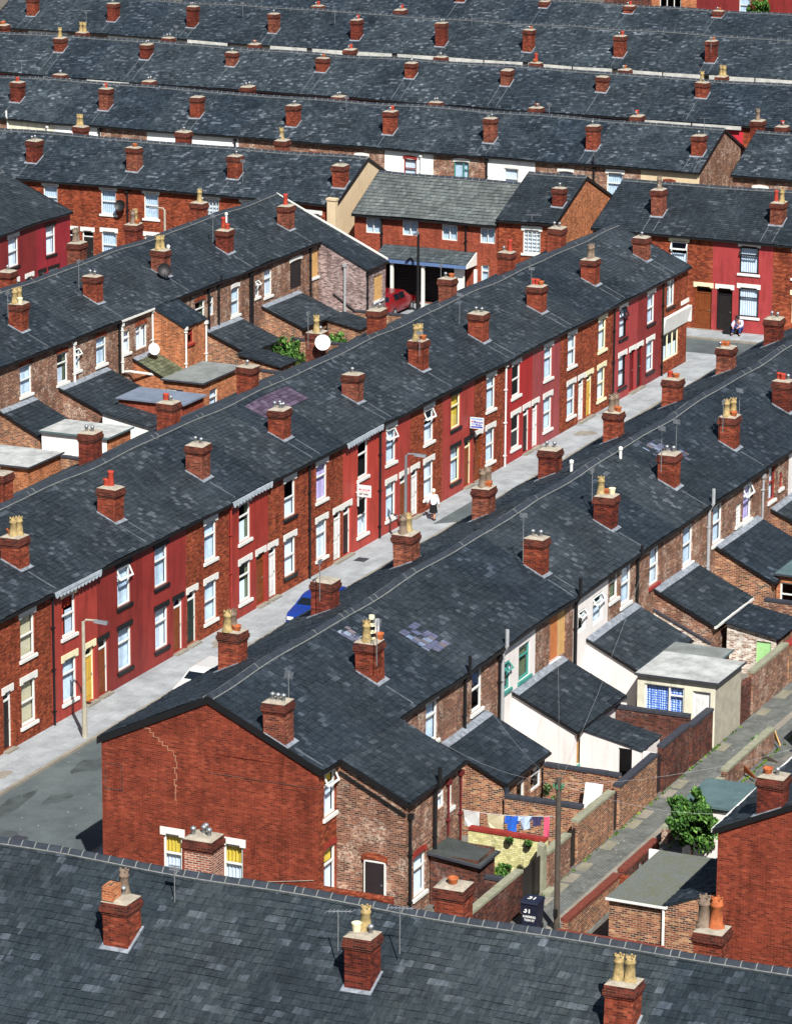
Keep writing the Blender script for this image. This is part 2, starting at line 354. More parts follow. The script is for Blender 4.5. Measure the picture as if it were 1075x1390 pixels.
def m_dots():
    t = NT('blue_dotted_curtain'); v = t.n('ShaderNodeTexVoronoi', i_Vector=t.uv(), i_Scale=11.); v.inputs['Randomness'].default_value = .2
    c = t.ramp(v.outputs['Distance'], [(.0, S(210, 222, 240)), (.34, S(210, 222, 240)), (.38, S(70, 110, 190))]); return t.fin(c, .9, .1)
M['dots'] = m_dots()
# ---------------------------------------------------------------- building parts
def slates(mb, u0, u1, ve, ze, vr, zr, exp=.2, w=.25, m=0, lift=.018, jit=1., keep=1.):
    L = math.hypot(vr-ve, zr-ze); sv = (vr-ve)/L; sz = (zr-ze)/L; sg = 1 if sv > 0 else -1; nv = -sz*sg; nz = abs(sv)
    P = lambda u, s, h: (u, ve+sv*s+nv*h, ze+sz*s+nz*h)
    fr = mb.fr.P; V = mb.v; F = mb.f; MM = mb.m; un = RND.uniform
    for i in range(int(L/exp)+1):
        s0 = i*exp-.03; s1 = min(s0+exp+.05, L)
        if s1-s0 < .06: continue
        off = (i % 2)*w/2; j = math.floor((u0-off)/w)
        while off+j*w < u1:
            a = max(u0, off+j*w+.004); b = min(u1, off+(j+1)*w-.004); j += 1
            if b-a < .03 or (keep < 1 and un(0, 1) > keep): continue
            l = lift+un(-.004, .012)*jit+.012*math.sin(a*1.7+i*.31)*math.sin(i*.63+a*.4); d = un(-.014, .014)*jit; t = un(-.005, .005)*jit; e = un(-.008, .008)*jit
            n = len(V)
            V += [fr(*P(a, s0+d, l+t)), fr(*P(b, s0+d+e, l-t)), fr(*P(b, s1, .004)), fr(*P(a, s1, .004)), fr(*P(a, s0+d, -.004)), fr(*P(b, s0+d+e, -.004))]
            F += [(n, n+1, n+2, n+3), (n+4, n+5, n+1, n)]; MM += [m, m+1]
def slab(mb, u0, u1, ve, ze, vr, zr, h0, h1, m=0):
    "thin solid lying on a slope between heights h0 and h1 above it"
    L = math.hypot(vr-ve, zr-ze); sv = (vr-ve)/L; sz = (zr-ze)/L; sg = 1 if sv > 0 else -1; nv = -sz*sg; nz = abs(sv)
    P = lambda u, v, z, h: (u, v+nv*h, z+nz*h)
    nu = max(1, math.ceil(abs(u1-u0)/.55)); nv_ = max(1, math.ceil(L/.55)); b = len(mb.v); row = (nu+1)*2
    for j in range(nv_+1):
        t = j/nv_
        for i in range(nu+1):
            u = u0+(u1-u0)*i/nu; v = ve+(vr-ve)*t; z = ze+(zr-ze)*t
            mb.v += [mb.fr.P(*P(u, v, z, h0)), mb.fr.P(*P(u, v, z, h1))]
    q = lambda i, j, k: b+j*row+i*2+k
    F = []
    for j in range(nv_):
        for i in range(nu):
            F.append((q(i, j, 1), q(i+1, j, 1), q(i+1, j+1, 1), q(i, j+1, 1))); F.append((q(i, j, 0), q(i, j+1, 0), q(i+1, j+1, 0), q(i+1, j, 0)))
    for i in range(nu): F.append((q(i, 0, 0), q(i+1, 0, 0), q(i+1, 0, 1), q(i, 0, 1))); F.append((q(i, nv_, 0), q(i, nv_, 1), q(i+1, nv_, 1), q(i+1, nv_, 0)))
    for j in range(nv_): F.append((q(0, j, 0), q(0, j, 1), q(0, j+1, 1), q(0, j+1, 0))); F.append((q(nu, j, 0), q(nu, j+1, 0), q(nu, j+1, 1), q(nu, j, 1)))
    mb.f += F; mb.m += [m]*len(F)
def panel(mb, u0, u1, v, z0, z1, holes, depth=.1, m=0):
    us = sorted({u0, u1, *[x for h in holes for x in h[:2]]}); zs = sorted({z0, z1, *[x for h in holes for x in h[2:4]]})
    for a, b in zip(us, us[1:]):
        for c, d in zip(zs, zs[1:]):
            if any(h[0] <= a+1e-6 and h[1] >= b-1e-6 and h[2] <= c+1e-6 and h[3] >= d-1e-6 for h in holes): continue
            mb.face([(a, v, c), (b, v, c), (b, v, d), (a, v, d)], m)
    for a, b, c, d in [h[:4] for h in holes]:
        w = v+depth
        mb.face([(a, v, c), (a, w, c), (a, w, d), (a, v, d)], m); mb.face([(b, v, c), (b, v, d), (b, w, d), (b, w, c)], m)
        mb.face([(a, v, d), (a, w, d), (b, w, d), (b, v, d)], m); mb.face([(a, v, c), (b, v, c), (b, w, c), (a, w, c)], m)
def arch_pts(a, b, z0, h, rise, n=6):
    lo = []; hi = []
    for i in range(n+1):
        t = i/n; r = rise*(1-(2*t-1)**2); lo.append((a+(b-a)*t, z0+r)); hi.append((a+(b-a)*t, z0+h+r))
    return lo, hi
def lintel(parent, fr, v, a, b, z1, kind):
    if not kind: return
    mb = MB(fr)
    if kind in ('arch', 'redarch', 'archwhite'):
        lo, hi = arch_pts(a-.06, b+.06, z1-.02, .2, .07)
        for i in range(len(lo)-1):
            (x0, y0), (x1, y1), (x2, y2), (x3, y3) = lo[i], lo[i+1], hi[i+1], hi[i]
            mb.hexa([(x0, v-.018, y0), (x1, v-.018, y1), (x1, v+.05, y1), (x0, v+.05, y0)], [(x3, v-.018, y3), (x2, v-.018, y2), (x2, v+.05, y2), (x3, v+.05, y3)])
        mb.build('lintel', M[{'arch': 'brick_front', 'redarch': 'redtrim', 'archwhite': 'white'}[kind]], parent)
    else:
        if kind in ('white', 'cream'):
            n = 5; q = (b-a+.2)/n
            mb.box(a-.1, b+.1, v-.035, v+.05, z1+.03, z1+.24)
            mb.box(a-.1, a+.1, v-.034, v+.05, z1-.03, z1+.03); mb.box(b-.1, b+.1, v-.034, v+.05, z1-.03, z1+.03)
        else: mb.box(a-.1, b+.1, v-.03, v+.05, z1, z1+.2)
        mb.build('lintel', M[kind], parent)
def sill(parent, fr, v, a, b, z0, kind):
    if not kind: return
    mb = MB(fr); mb.hexa([(a-.1, v-.07, z0-.13), (b+.1, v-.07, z0-.13), (b+.1, v+.09, z0-.13), (a-.1, v+.09, z0-.13)], [(a-.1, v-.07, z0-.02), (b+.1, v-.07, z0-.02), (b+.1, v+.09, z0+.01), (a-.1, v+.09, z0+.01)])
    mb.build('sill', M[kind], parent)
def window(th, fr, v, a, b, z0, z1, fm='white', style='sash', cur='net', lint=None, sl=None, inset=.09, name='window', label=None):
    mb = MB(fr); w = .065; v0 = v+inset-.035; v1 = v+inset+.03
    fb = lambda x0, x1, y0, y1: mb.box(x0, x1, v0, v1, y0, y1)
    fb(a, a+w, z0, z1); fb(b-w, b, z0, z1); fb(a+w, b-w, z0, z0+w); fb(a+w, b-w, z1-w, z1)
    H = z1-z0; W = b-a; panes = [(a+w, b-w, z0+w, z1-w)]
    if style in ('board', 'boardhalf'):
        mb.box(a+w, b-w, v+inset-.03, v+inset+.01, z0+w, z1-w)
        o = mb.build(name, M[cur], th)
    else:
        zm = z0+H*(.52 if style == 'sash' else .66)
        if style in ('sash', 'top', 'open'): fb(a+w, b-w, zm-.025, zm+.03)
        if style in ('two', 'three'):
            for k in ((.5,) if style == 'two' else (.34, .67)): fb(a+W*k-.03, a+W*k+.03, z0+w, z1-w)
            if style == 'two': mb.box(a+w, a+W*.5-.03, v0+.005, v1-.005, zm+.12, zm+.16)
        if style == 'grid':
            for k in (.25, .5, .75): mb.box(a+W*k-.014, a+W*k+.014, v0+.01, v1-.01, z0+w, z1-w)
            for k in range(1, 6): mb.box(a+w, b-w, v0+.012, v1-.012, z0+H*k/6-.014, z0+H*k/6+.014)
        if style == 'side': fb(a+W*.62-.03, a+W*.62+.03, z0+w, z1-w); mb.box(a+W*.62+.03, b-w, v0, v1, zm, zm+.05)
        if style == 'open':   # top light hung open at its foot
            panes = [(a+w, b-w, z0+w, zm)]; t = .2
            c0 = (zm+.03); c1 = z1-w+.01
            def tl(x, q, d): return (x, v0-.02-(1-q)*t*1.-d, c0+(c1-c0)*q-(0.02 if q < .5 else 0)+(1-q)*.05)
            for x0, x1 in ((a+w*.3, a+w*1.2), (b-w*1.2, b-w*.3)):
                mb.hexa([tl(x0, 0, 0), tl(x1, 0, 0), tl(x1, 0, -.04), tl(x0, 0, -.04)], [tl(x0, 1, 0), tl(x1, 1, 0), tl(x1, 1, -.04), tl(x0, 1, -.04)])
            for q0, q1 in ((0, .13), (.87, 1)):
                mb.hexa([tl(a+w*1.2, q0, 0), tl(b-w*1.2, q0, 0), tl(b-w*1.2, q0, -.04), tl(a+w*1.2, q0, -.04)], [tl(a+w*1.2, q1, 0), tl(b-w*1.2, q1, 0), tl(b-w*1.2, q1, -.04), tl(a+w*1.2, q1, -.04)])
        o = mb.build(name, M[fm], th)
        g = MB(fr)
        for p in panes: g.face([(p[0], v+inset, p[2]), (p[1], v+inset, p[2]), (p[1], v+inset, p[3]), (p[0], v+inset, p[3])])
        if style == 'open': g.face([tl(a+w*1.2, .13, -.02), tl(b-w*1.2, .13, -.02), tl(b-w*1.2, .87, -.02), tl(a+w*1.2, .87, -.02)])
        g.build('pane', M['glass'], o)
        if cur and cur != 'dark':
            c = MB(fr); n = max(6, int(W/.07)); vv = v+inset+.1
            def strip(x0, x1, y0, y1, mi=0, amp=.025):
                k = max(3, int((x1-x0)/.06))
                for i in range(k):
                    q0 = x0+(x1-x0)*i/k; q1 = x0+(x1-x0)*(i+1)/k
                    d0 = amp*math.sin(q0*47); d1 = amp*math.sin(q1*47)
                    c.face([(q0, vv+d0, y0), (q1, vv+d1, y0), (q1, vv+d1, y1), (q0, vv+d0, y1)], mi)
            mats = [M['net']]
            if cur == 'yellowtop': mats = [M['net'], M['yellowcur']]; strip(a, b, z0, z0+H*.62); strip(a, b, z0+H*.66, z1, 1)
            elif cur == 'drawn': mats = [M['net'], M['greencur']]; strip(a, a+W*.3, z0, z1, 1); strip(b-W*.25, b, z0, z1, 1); strip(a+W*.3, b-W*.25, z0, z0+H*.5)
            elif cur == 'half': mats = [M['net']]; strip(a, b, z0, z0+H*.5)
            elif cur == 'red': mats = [M['net'], M['redcur']]; strip(a, a+W*.45, z0, z1, 1); strip(b-W*.5, b, z0, z0+H*.6); strip(a+W*.4, b, z0+H*.68, z1, 1)
            elif cur == 'blind': mats = [M['blind']]; strip(a, b, z0, z1, 0, .003)
            else: mats = [M[{'net': 'net', 'netblue': 'netblue', 'violet': 'violetcur', 'dots': 'dots', 'green': 'greencur', 'yellow': 'yellowcur'}[cur]]]; strip(a, b, z0, z1)
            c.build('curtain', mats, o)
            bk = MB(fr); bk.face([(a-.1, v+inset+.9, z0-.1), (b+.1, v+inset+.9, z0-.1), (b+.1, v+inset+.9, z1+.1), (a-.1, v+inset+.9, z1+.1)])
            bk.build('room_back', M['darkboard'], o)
    lintel(o, fr, v, a, b, z1, lint); sill(o, fr, v, a, b, z0, sl)
    if label: o['label'] = label
    return o
def door(th, fr, v, a, b, z0, z1, leaf='wood', fm='white', lint=None, fan=True, step=True, inset=.11, label=None):
    mb = MB(fr); zt = z1-.36 if fan else z1-.06; v0 = v+inset
    mb.box(a+.06, b-.06, v0, v0+.05, z0, zt)
    W = b-a-.12
    for k in range(2):
        for y0, y1 in ((.12, .42), (.5, .9)):
            x0 = a+.06+W*(.12+.42*k); mb.box(x0, x0+W*.34, v0-.018, v0-.001, z0+(zt-z0)*y0, z0+(zt-z0)*y1)
    o = mb.build('door', M[leaf], th)
    f = MB(fr); f.box(a, a+.06, v0-.03, v0+.06, z0, z1); f.box(b-.06, b, v0-.03, v0+.06, z0, z1); f.box(a+.06, b-.06, v0-.03, v0+.06, z1-.06, z1)
    if fan: f.box(a+.06, b-.06, v0-.03, v0+.06, zt, zt+.05)
    f.build('door_frame', M[fm], o)
    if fan:
        g = MB(fr); g.face([(a+.06, v0, zt+.05), (b-.06, v0, zt+.05), (b-.06, v0, z1-.06), (a+.06, v0, z1-.06)]); g.build('fanlight', M['glass'], o)
    h = MB(fr); h.box(b-.15, b-.1, v0-.05, v0-.002, z0+1., z0+1.05); h.build('handle', M['metal'], o)
    lintel(o, fr, v, a, b, z1, lint)
    if step: s = MB(fr); s.box(a-.06, b+.06, v-.22, v+.1, z0-.16, z0-.005); s.build('step', M['kerb' if step is True else step], o)
    if label: o['label'] = label
    return o
def pipe(th, fr, v, u, z0, z1, mat='black', r=.05, name='drainpipe', stack=0.):
    mb = MB(fr); pts = [(u, v-.08, z0), (u, v-.08, z1)]
    if stack: pts.append((u, v-.24, z1+.3)); pts.append((u, v-.24, z1+stack))
    mb.tube(pts, r, 7)
    z = z0+.5
    while z < z1: mb.box(u-.075, u+.075, v-.145, v-.002, z, z+.05); z += 1.6
    if not stack: mb.box(u-.09, u+.09, v-.17, v-.01, z1-.16, z1)
    return mb.build(name, M[mat], th)
def pot(parent, fr, u, v, z, kind, s=1.):
    m = MB(fr)
    if kind in ('tall', 'talls', 'tallt', 'tallc'):
        h = .66*s; r = .16*s
        m.lathe(u, v, [(r*1.15, z-.03), (r*1.15, z+.06), (r*.92, z+.1), (r*.78, z+h*.72), (r*.93, z+h*.76), (r*.93, z+h*.82), (r*.76, z+h*.86), (r*.84, z+h), (r*.6, z+h), (r*.55, z+h*.6)], 10)
        for k in range(5):   # crown prongs
            an = k*math.pi/2.5+.4; x = u+math.cos(an)*r*.72; y = v+math.sin(an)*r*.72; m.box(x-.024, x+.024, y-.024, y+.024, z+h-.02, z+h+.045)
        mat = {'tall': 'buff', 'talls': 'sootpot', 'tallt': 'terra', 'tallc': 'cream'}[kind]
    elif kind == 'squat': m.lathe(u, v, [(.1, z-.02), (.13, z+.05), (.15, z+.16), (.17, z+.2), (.12, z+.2), (.1, z+.1)], 10); mat = 'terra'
    elif kind == 'red': m.lathe(u, v, [(.13, z-.02), (.12, z+.2), (.14, z+.24), (.14, z+.28), (.1, z+.28), (.09, z+.15)], 10); mat = 'redpot'
    elif kind == 'redtall': m.lathe(u, v, [(.14, z-.02), (.11, z+.5), (.13, z+.54), (.13, z+.6), (.09, z+.6), (.08, z+.3)], 10); mat = 'redpot'
    elif kind == 'metal':
        m.lathe(u, v, [(.06, z-.02), (.06, z+.16), (.085, z+.17), (.085, z+.23), (.02, z+.27)], 9); mat = 'metal'
    elif kind == 'whitebox': m.box(u-.1, u+.1, v-.05, v+.05, z+.1, z+.62); m.box(u-.02, u+.02, v-.02, v+.02, z-.02, z+.1); mat = 'dirtywhite'
    elif kind == 'yellow': m.lathe(u, v, [(.09, z-.02), (.12, z+.08), (.14, z+.24), (.15, z+.26), (.11, z+.26), (.1, z+.1)], 10); mat = 'cream'
    elif kind == 'striped':
        for i in range(7): m.lathe(u, v, [(.13-.004*i, z-.02+.12*i), (.12-.004*i, z+.1+.12*i)], 10, m=i % 2)
        m.build('chimney_pot', [M['cream'], M['black']], parent); return
    m.build('chimney_pot', M[mat], parent, smooth=kind != 'whitebox')
class House: pass
def chimney(H, u, v, pots=(), su=.72, sv=.72, ztop=7.1, side='f', name='chimney', streak=True, cap='mortar', mats=None, flash=True, psc=1.):
    zr = lambda x: H.zr-H.k*abs(x-H.vr)
    fr = H.fr; zb = min(zr(v), zr(v+sv))-.2; mb = MB(fr); ztop += RND.uniform(-.12, .08); q_ = RND.uniform(-.05, .05); su += q_; sv += RND.uniform(-.05, .05); lx, ly = RND.uniform(-.035, .035), RND.uniform(-.035, .035)
    mb.rings(u, u+su, v, v+sv, [(0, zb, 0), (0, ztop-.34, 0), (.028, ztop-.34, 1), (.028, ztop-.27, 1), (.06, ztop-.27, 1), (.06, ztop-.13, 1), (.03, ztop-.13, 1), (.03, ztop, 2), (-.12, ztop+.07, 2)])
    mb.v = [(p[0]+lx*(p[2]-zb), p[1]+ly*(p[2]-zb), p[2]) for p in mb.v]
    o = mb.build(name, mats or [M[RND.choice(('stack', 'stack', 'stack_b', 'stack_c'))], M['stack_top'], M['mortar']], H.th)
    n = len(pots)
    for i, p in enumerate(pots):
        t = (i+.5)/n
        pu = u+su*(.5+.5*(RND.random()-.5)*.5); pv = v+sv*(1-(.1+.8*t))
        if isinstance(p, tuple): p, fu, fv = p; pu = u+su*fu; pv = v+sv*fv
        pot(o, fr, pu, pv, ztop+.04, p, psc)
    if flash:
        f = MB(fr); g = .07; sgn = 1 if side == 'f' else -1
        vl = v if side == 'f' else v+sv; vh = v+sv if side == 'f' else v
        slab(f, u-g, u+su+g, vl-sgn*.13, zr(vl-sgn*.13), vl, zr(vl), .0, .042)
        for a, b in ((u-g, u-.004), (u+su+.004, u+su+g)): slab(f, a, b, vl, zr(vl), vh, zr(vh), .0, .044)
        f.build('lead_flashing', M['lead'], o)
        if streak:
            ve = H.v0-.1 if side == 'f' else H.v1+.1; L = abs(vl-ve)
            for uu in ([u+.0, u+su-.05] if streak == 2 else [u+su*.3]):
                s = .22; f = MB(fr)
                while s < L-.1:
                    q = L-.06
                    slab(f, uu, uu+.028, vl-sgn*q, zr(vl-sgn*q), vl-sgn*s, zr(vl-sgn*s), .0, .04); s = q+RND.choice((.0, .02, .12, .3))
                f.build('mortar_fillet', M['fillet'], o)
    return o
def aerial(th, fr, u, v, z, h=.9, kind=0, mat='metal', name='tv_aerial'):
    mb = MB(fr); mb.tube([(u, v, z-.6), (u, v, z+h)], .016, 5)
    a = RND.uniform(-.5, .5)
    if kind == 0:
        mb.tube([(u-.3, v-.1+a*.3, z+h-.04), (u+.35, v+.1-a*.3, z+h)], .013, 4)
        for i in range(7):
            t = -.26+i*.1; c = u+t; mb.tube([(c-.02, v+t*.4-.16, z+h-.02), (c+.02, v+t*.4+.16, z+h-.02)], .009, 4)
    else:
        for i in range(3): mb.box(u-.16, u+.16, v-.02, v+.02, z+h-.06*i-.03, z+h-.06*i)
    return mb.build(name, M[mat], th)
def dish(th, fr, u, v, z, r=.3, mat='dirtywhite', tilt=(-.75, -.45, .35)):
    c = Vector(fr.P(u, v, z)); d = Vector(tilt).normalized(); a = d.cross(Vector((0, 0, 1))).normalized(); b = a.cross(d)
    mb = MB(); rings = []
    for i in range(4):
        q = r*i/3
        rings.append([tuple(c+d*(.25*q*q/r)+a*q*math.cos(t*math.pi/7)+b*q*math.sin(t*math.pi/7)) for t in range(14)])
    for i in range(3):
        for k in range(14): mb.face([rings[i][k], rings[i][(k+1) % 14], rings[i+1][(k+1) % 14], rings[i+1][k]])
    mb.tube([tuple(c-d*.02), tuple(c-d*.2-b*.1)], .03, 6); mb.tube([tuple(c-b*r), tuple(c+d*r*.9-b*.1)], .012, 5)
    return mb.build('satellite_dish', M[mat], th)
def make_house(name, label, fr, u0, u1, v0, vr, v1, ze, zr, group=None, front='brick_front', openings=(), ends=(0, 0), endmat=None, tiles='f', rmat='slate', backmat='brick_old', gut='black', ov=.14, cat='house', exp=.2, w=.25, ridge=True, scallop=None, vov=.04, fdepth=.1, lift=.018):
    H = House(); H.fr = fr; H.u0, H.u1, H.v0, H.vr, H.v1, H.ze, H.zr = u0, u1, v0, vr, v1, ze, zr
    H.k = (zr-ze)/(vr-v0+ov); zb = zr-H.k*(v1+ov-vr); H.ov = ov
    c = fr.P((u0+u1)/2, (v0+v1)/2, 0); H.th = th = thing(name, label, cat, c, group)
    zw = lambda v: zr-H.k*abs(v-vr)-.06
    mb = MB(fr); holes = [o[1:5] for o in openings if o[0] in 'wdh']
    panel(mb, u0, u1, v0, 0, zw(v0), holes, fdepth); mb.build('wall', M[front], th)
    mb = MB(fr); mb.face([(u0, v1, 0), (u1, v1, 0), (u1, v1, zw(v1)), (u0, v1, zw(v1))]); mb.build('rear_wall', M[backmat], th)
    mb = MB(fr)
    for k, uu in ((0, u0), (1, u1)):
        if ends[k]: mb.face([(uu, v0, 0), (uu, v1, 0), (uu, v1, zw(v1)), (uu, vr, zr-.06), (uu, v0, zw(v0))])
    mb.build('gable_wall', M[endmat or front], th)
    a = u0-(vov if ends[0] else 0); b = u1+(vov if ends[1] else 0)
    mb = MB(fr); e0 = v0-ov; e1 = v1+ov; z1 = zr-H.k*(e1-vr)
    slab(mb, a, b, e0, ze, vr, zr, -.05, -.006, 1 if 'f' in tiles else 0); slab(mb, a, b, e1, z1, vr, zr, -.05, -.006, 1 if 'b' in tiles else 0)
    if 'f' in tiles: slates(mb, a, b, e0, ze, vr, zr, exp, w, 0, lift, 1. if lift < .03 else .3)
    if 'b' in tiles: slates(mb, a, b, e1, z1, vr, zr, exp, w)
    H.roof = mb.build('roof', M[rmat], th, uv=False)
    if ridge:
        mb = MB(fr); q = a
        while q < b-.02:
            r = min(q+.42, b)-.02; y = RND.uniform(-.01, .01)
            mb.hexa([(q, vr-.16, zr-.05), (r, vr-.16, zr-.05), (r, vr+.16, zr-.05), (q, vr+.16, zr-.05)], [(q, vr-.035, zr+.075+y), (r, vr-.035, zr+.075+y), (r, vr+.035, zr+.075+y), (q, vr+.035, zr+.075+y)], 0)
            if RND.random() < ridge: mb.hexa([(r-.004, vr-.165, zr-.05), (r+.024, vr-.165, zr-.05), (r+.024, vr+.165, zr-.05), (r-.004, vr+.165, zr-.05)], [(r-.004, vr-.038, zr+.084), (r+.024, vr-.038, zr+.084), (r+.024, vr+.038, zr+.084), (r-.004, vr+.038, zr+.084)], 1)
            q += .42
        for sg in (-1, 1): slab(mb, a, b, vr+sg*.185, zr-H.k*.185, vr+sg*.155, zr-H.k*.155, .0, .05, 1)
        mb.build('ridge_tiles', [M['ridge'], M['ridgejoint']], th)
    mb = MB(fr); mb.box(a, b, e0-.08, v0-.005, ze-.13, ze-.035); mb.build('gutter', M[gut], th)
    if scallop:
        mb = MB(fr); n = int((u1-u0)/.26); q = (u1-u0)/n
        mb.box(u0, u1, e0-.1, e0-.082, ze-.13, ze-.0)
        for i in range(n):
            c0 = u0+(i+.5)*q; pts = [(c0+math.cos(math.pi+math.pi*t/6)*q*.5, e0-.1, ze-.13+math.sin(math.pi+math.pi*t/6)*.13) for t in range(7)]
            mb.face(pts)
            pts = [(p[0], e0-.083, p[2]) for p in pts]; mb.face(pts)
        mb.build('scalloped_fascia', M[scallop], th)
    if ends[0] or ends[1]:
        mb = MB(fr)
        for k, uu in ((0, a), (1, b)):
            if ends[k]:
                s = -1 if k == 0 else 1; x0, x1 = sorted((uu+s*.004, uu+s*.04))
                for ve, ze_ in ((e0, ze), (e1, z1)):
                    mb.hexa([(x0, ve, ze_-.16), (x1, ve, ze_-.16), (x1, vr, zr-.16), (x0, vr, zr-.16)], [(x0, ve, ze_+.02), (x1, ve, ze_+.02), (x1, vr, zr+.02), (x0, vr, zr+.02)])
        mb.build('bargeboard', M['black'], th)
    for o in openings:
        if o[0] == 'w': window(th, fr, v0, *o[1:5], **o[5])
        elif o[0] == 'd': door(th, fr, v0, *o[1:5], **o[5])
    return H
def alarm(th, fr, u, v, z, mat='dirtywhite', w=.2, h=.28):
    mb = MB(fr); mb.hexa([(u-w*.4, v-.1, z), (u+w*.4, v-.1, z), (u+w*.5, v-.001, z), (u-w*.5, v-.001, z)], [(u-w*.5, v-.12, z+h), (u+w*.5, v-.12, z+h), (u+w*.5, v-.001, z+h), (u-w*.5, v-.001, z+h)])
    return mb.build('alarm_box', M[mat], th)
ORD = 'first second third fourth fifth sixth seventh eighth ninth tenth eleventh twelfth thirteenth fourteenth fifteenth sixteenth seventeenth eighteenth nineteenth twentieth twenty-first twenty-second twenty-third'.split()
# ================================================================ ROW M : the long middle terrace, facade to the street
MV0, MVR, MV1 = 65.0, 69.1, 73.2
MB_ = [107.4, 111.4, 115.0, 118.55, 122.15, 125.75, 129.5, 133.1, 136.9, 140.3, 144.0, 147.4, 150.95, 154.55, 158.2, 161.7, 165.25, 168.6, 172.35, 175.9, 179.4, 183.3]
# paint, window px, door px, leaf, doorframe, lintel, sill, frame, upper style, lower style, upper curtain, lower curtain, scallop, description
MS = [
 ('brick_front', None, None, 'wood', 'white', 'white', 'white', 'white', 'sash', 'sash', 'net', 'net', None, 'brick house cut by the left edge of the picture'),
 ('brick_front', (27, 48.5), (4, 15), 'darkdoor', 'white', 'white', 'white', 'white', 'sash', 'sash', 'blind', 'blind', None, 'brick house with cream blinds behind both sash windows'),
 ('p1', (84, 104), (117, 127.5), 'yellow', 'cream', 'cream', 'white', 'white', 'sash', 'top', 'red', 'netblue', 'white', 'red painted house with yellow door and red upstairs curtains'),
 ('p2', (159.5, 178.5), (135.5, 146), 'wood', 'white', 'black', 'black', 'white', 'open', 'top', 'netblue', 'netblue', None, 'oxblood house with black sills and upstairs light propped open'),
 ('p3', (210, 228), (237.5, 247.5), 'wood', 'white', 'black', 'black', 'white', 'top', 'top', 'netblue', 'net', None, 'dusty red house with black sills and white alarm box'),
 ('brick_front', (276.5, 295), (256, 266), 'greendoor', 'white', 'white', 'white', 'white', 'top', 'sash', 'netblue', 'netblue', None, 'brick house with dark green door and white lintels'),
 ('p5', (324.5, 341), (350.5, 358.5), 'wood', 'wood', 'white', 'white', 'white', 'top', 'top', 'drawn', 'drawn', 'white', 'crimson house with white scalloped fascia and green curtains'),
 ('brick_front', (387, 401), (366.5, 374.5), 'dirtywhite', 'white', 'white', 'black', 'white', 'sash', 'sash', 'half', 'net', None, 'brick house with white door and black sills'),
 ('brick_front', (429, 444.5), (452.5, 464), 'dirtywhite', 'white', 'white', 'white', 'white', 'top', 'top', 'violet', 'net', None, 'brick house with white door and violet upstairs curtain'),
 ('p8', (485.5, 499.5), (467, 474.5), 'darkdoor', 'white', 'white', 'white', 'white', 'top', 'sash', 'dark', 'half', 'dirtywhite', 'tomato red house with agent board and scalloped fascia'),
 ('p9', (524.5, 537.5), (545, 551), 'wood', 'white', 'white', 'white', 'white', 'open', 'top', 'netblue', 'netblue', None, 'salmon red house behind the second street lamp'),
 ('brick_front', (577, 588), (559.5, 566.5), 'dirtywhite', 'white', 'white', 'white', 'white', 'open', 'sash', 'half', 'net', None, 'brick house with woman in white passing its window'),
 ('p11', (613, 624), (631.5, 638), 'wood', 'cream', 'black', 'black', 'cream', 'top', 'top', 'yellow', 'netblue', None, 'brick red house with cream window frames and black sills'),
 ('brick_front', (660.5, 671.5), (646.5, 652), 'wood', 'wood', 'white', 'white', 'white', 'top', 'sash', 'netblue', 'netblue', None, 'brick house behind the blue and white agent board'),
 ('p13', (694.5, 706.5), (711, 717), 'darkdoor', 'white', 'white', 'white', 'white', 'sash', 'sash', 'dark', 'dark', None, 'bright red house with dark uncurtained windows'),
 ('p14', (738, 750.5), (723, 729), 'dirtywhite', 'white', 'white', 'white', 'white', 'top', 'sash', 'netblue', 'netblue', None, 'mauve red house with white door'),
 ('brick_front', (769.5, 782.5), (786, 791), 'dirtywhite', 'white', 'white', 'white', 'white', 'sash', 'sash', 'net', 'netblue', None, 'brick house with white door frame beside yellow door'),
 ('brick_front', (811, 823), (796.5, 802), 'yellow', 'cream', 'cream', 'cream', 'cream', 'top', 'sash', 'net', 'net', None, 'brick house with bright yellow door and cream frames'),
 ('p17', (840, 851), (855, 860), 'reddoor', 'reddoor', 'white', 'black', 'black', 'open', 'sash', 'net', 'net', None, 'rose red house with black window frames'),
 ('p18', (878, 889), (865, 870), 'darkdoor', 'reddoor', 'white', 'black', 'white', 'sash', 'sash', 'netblue', 'netblue', None, 'dark red house next to the corner shop'),
]
MH = []
for i, s in enumerate(MS):
    a, b = MB_[i], MB_[i+1]; ops = []
    if s[1]:
        c = (colu(A, s[1][0], MV0, 4.)+colu(A, s[1][1], MV0, 4.))/2; w = .53
        cl = c
        ops.append(('w', c-w, c+w, 3.2, 4.76, dict(style=s[8], fm=s[7], cur=s[10], lint=s[5], sl=s[6])))
        ops.append(('w', cl-w, cl+w, .68, 2.3, dict(style=s[9], fm=s[7], cur=s[11], lint=s[5], sl=s[6])))
    if s[2]:
        c = (colu(A, s[2][0], MV0, 1.3)+colu(A, s[2][1], MV0, 1.3))/2
        ops.append(('d', max(a+.06, c-.4), min(b-.06, c+.4), .18, 2.3, dict(leaf=s[3], fm=s[4], lint=s[5] if s[5] != 'black' else 'black')))
    H = make_house('terraced_house', f'{s[13]}, {ORD[i]} from left in middle terrace' if i else 'brick terraced house cut off by the left edge beside the street lamp', A, a, b, MV0, MVR, MV1, 5.2, 7.1, 'houses of the long middle terrace', s[0], ops, tiles='f', scallop='scallop' if s[12] else None, gut='scallop' if s[12] else 'black', ridge=.12, ends=(1 if i == 0 else 0, 0))
    MH.append(H)
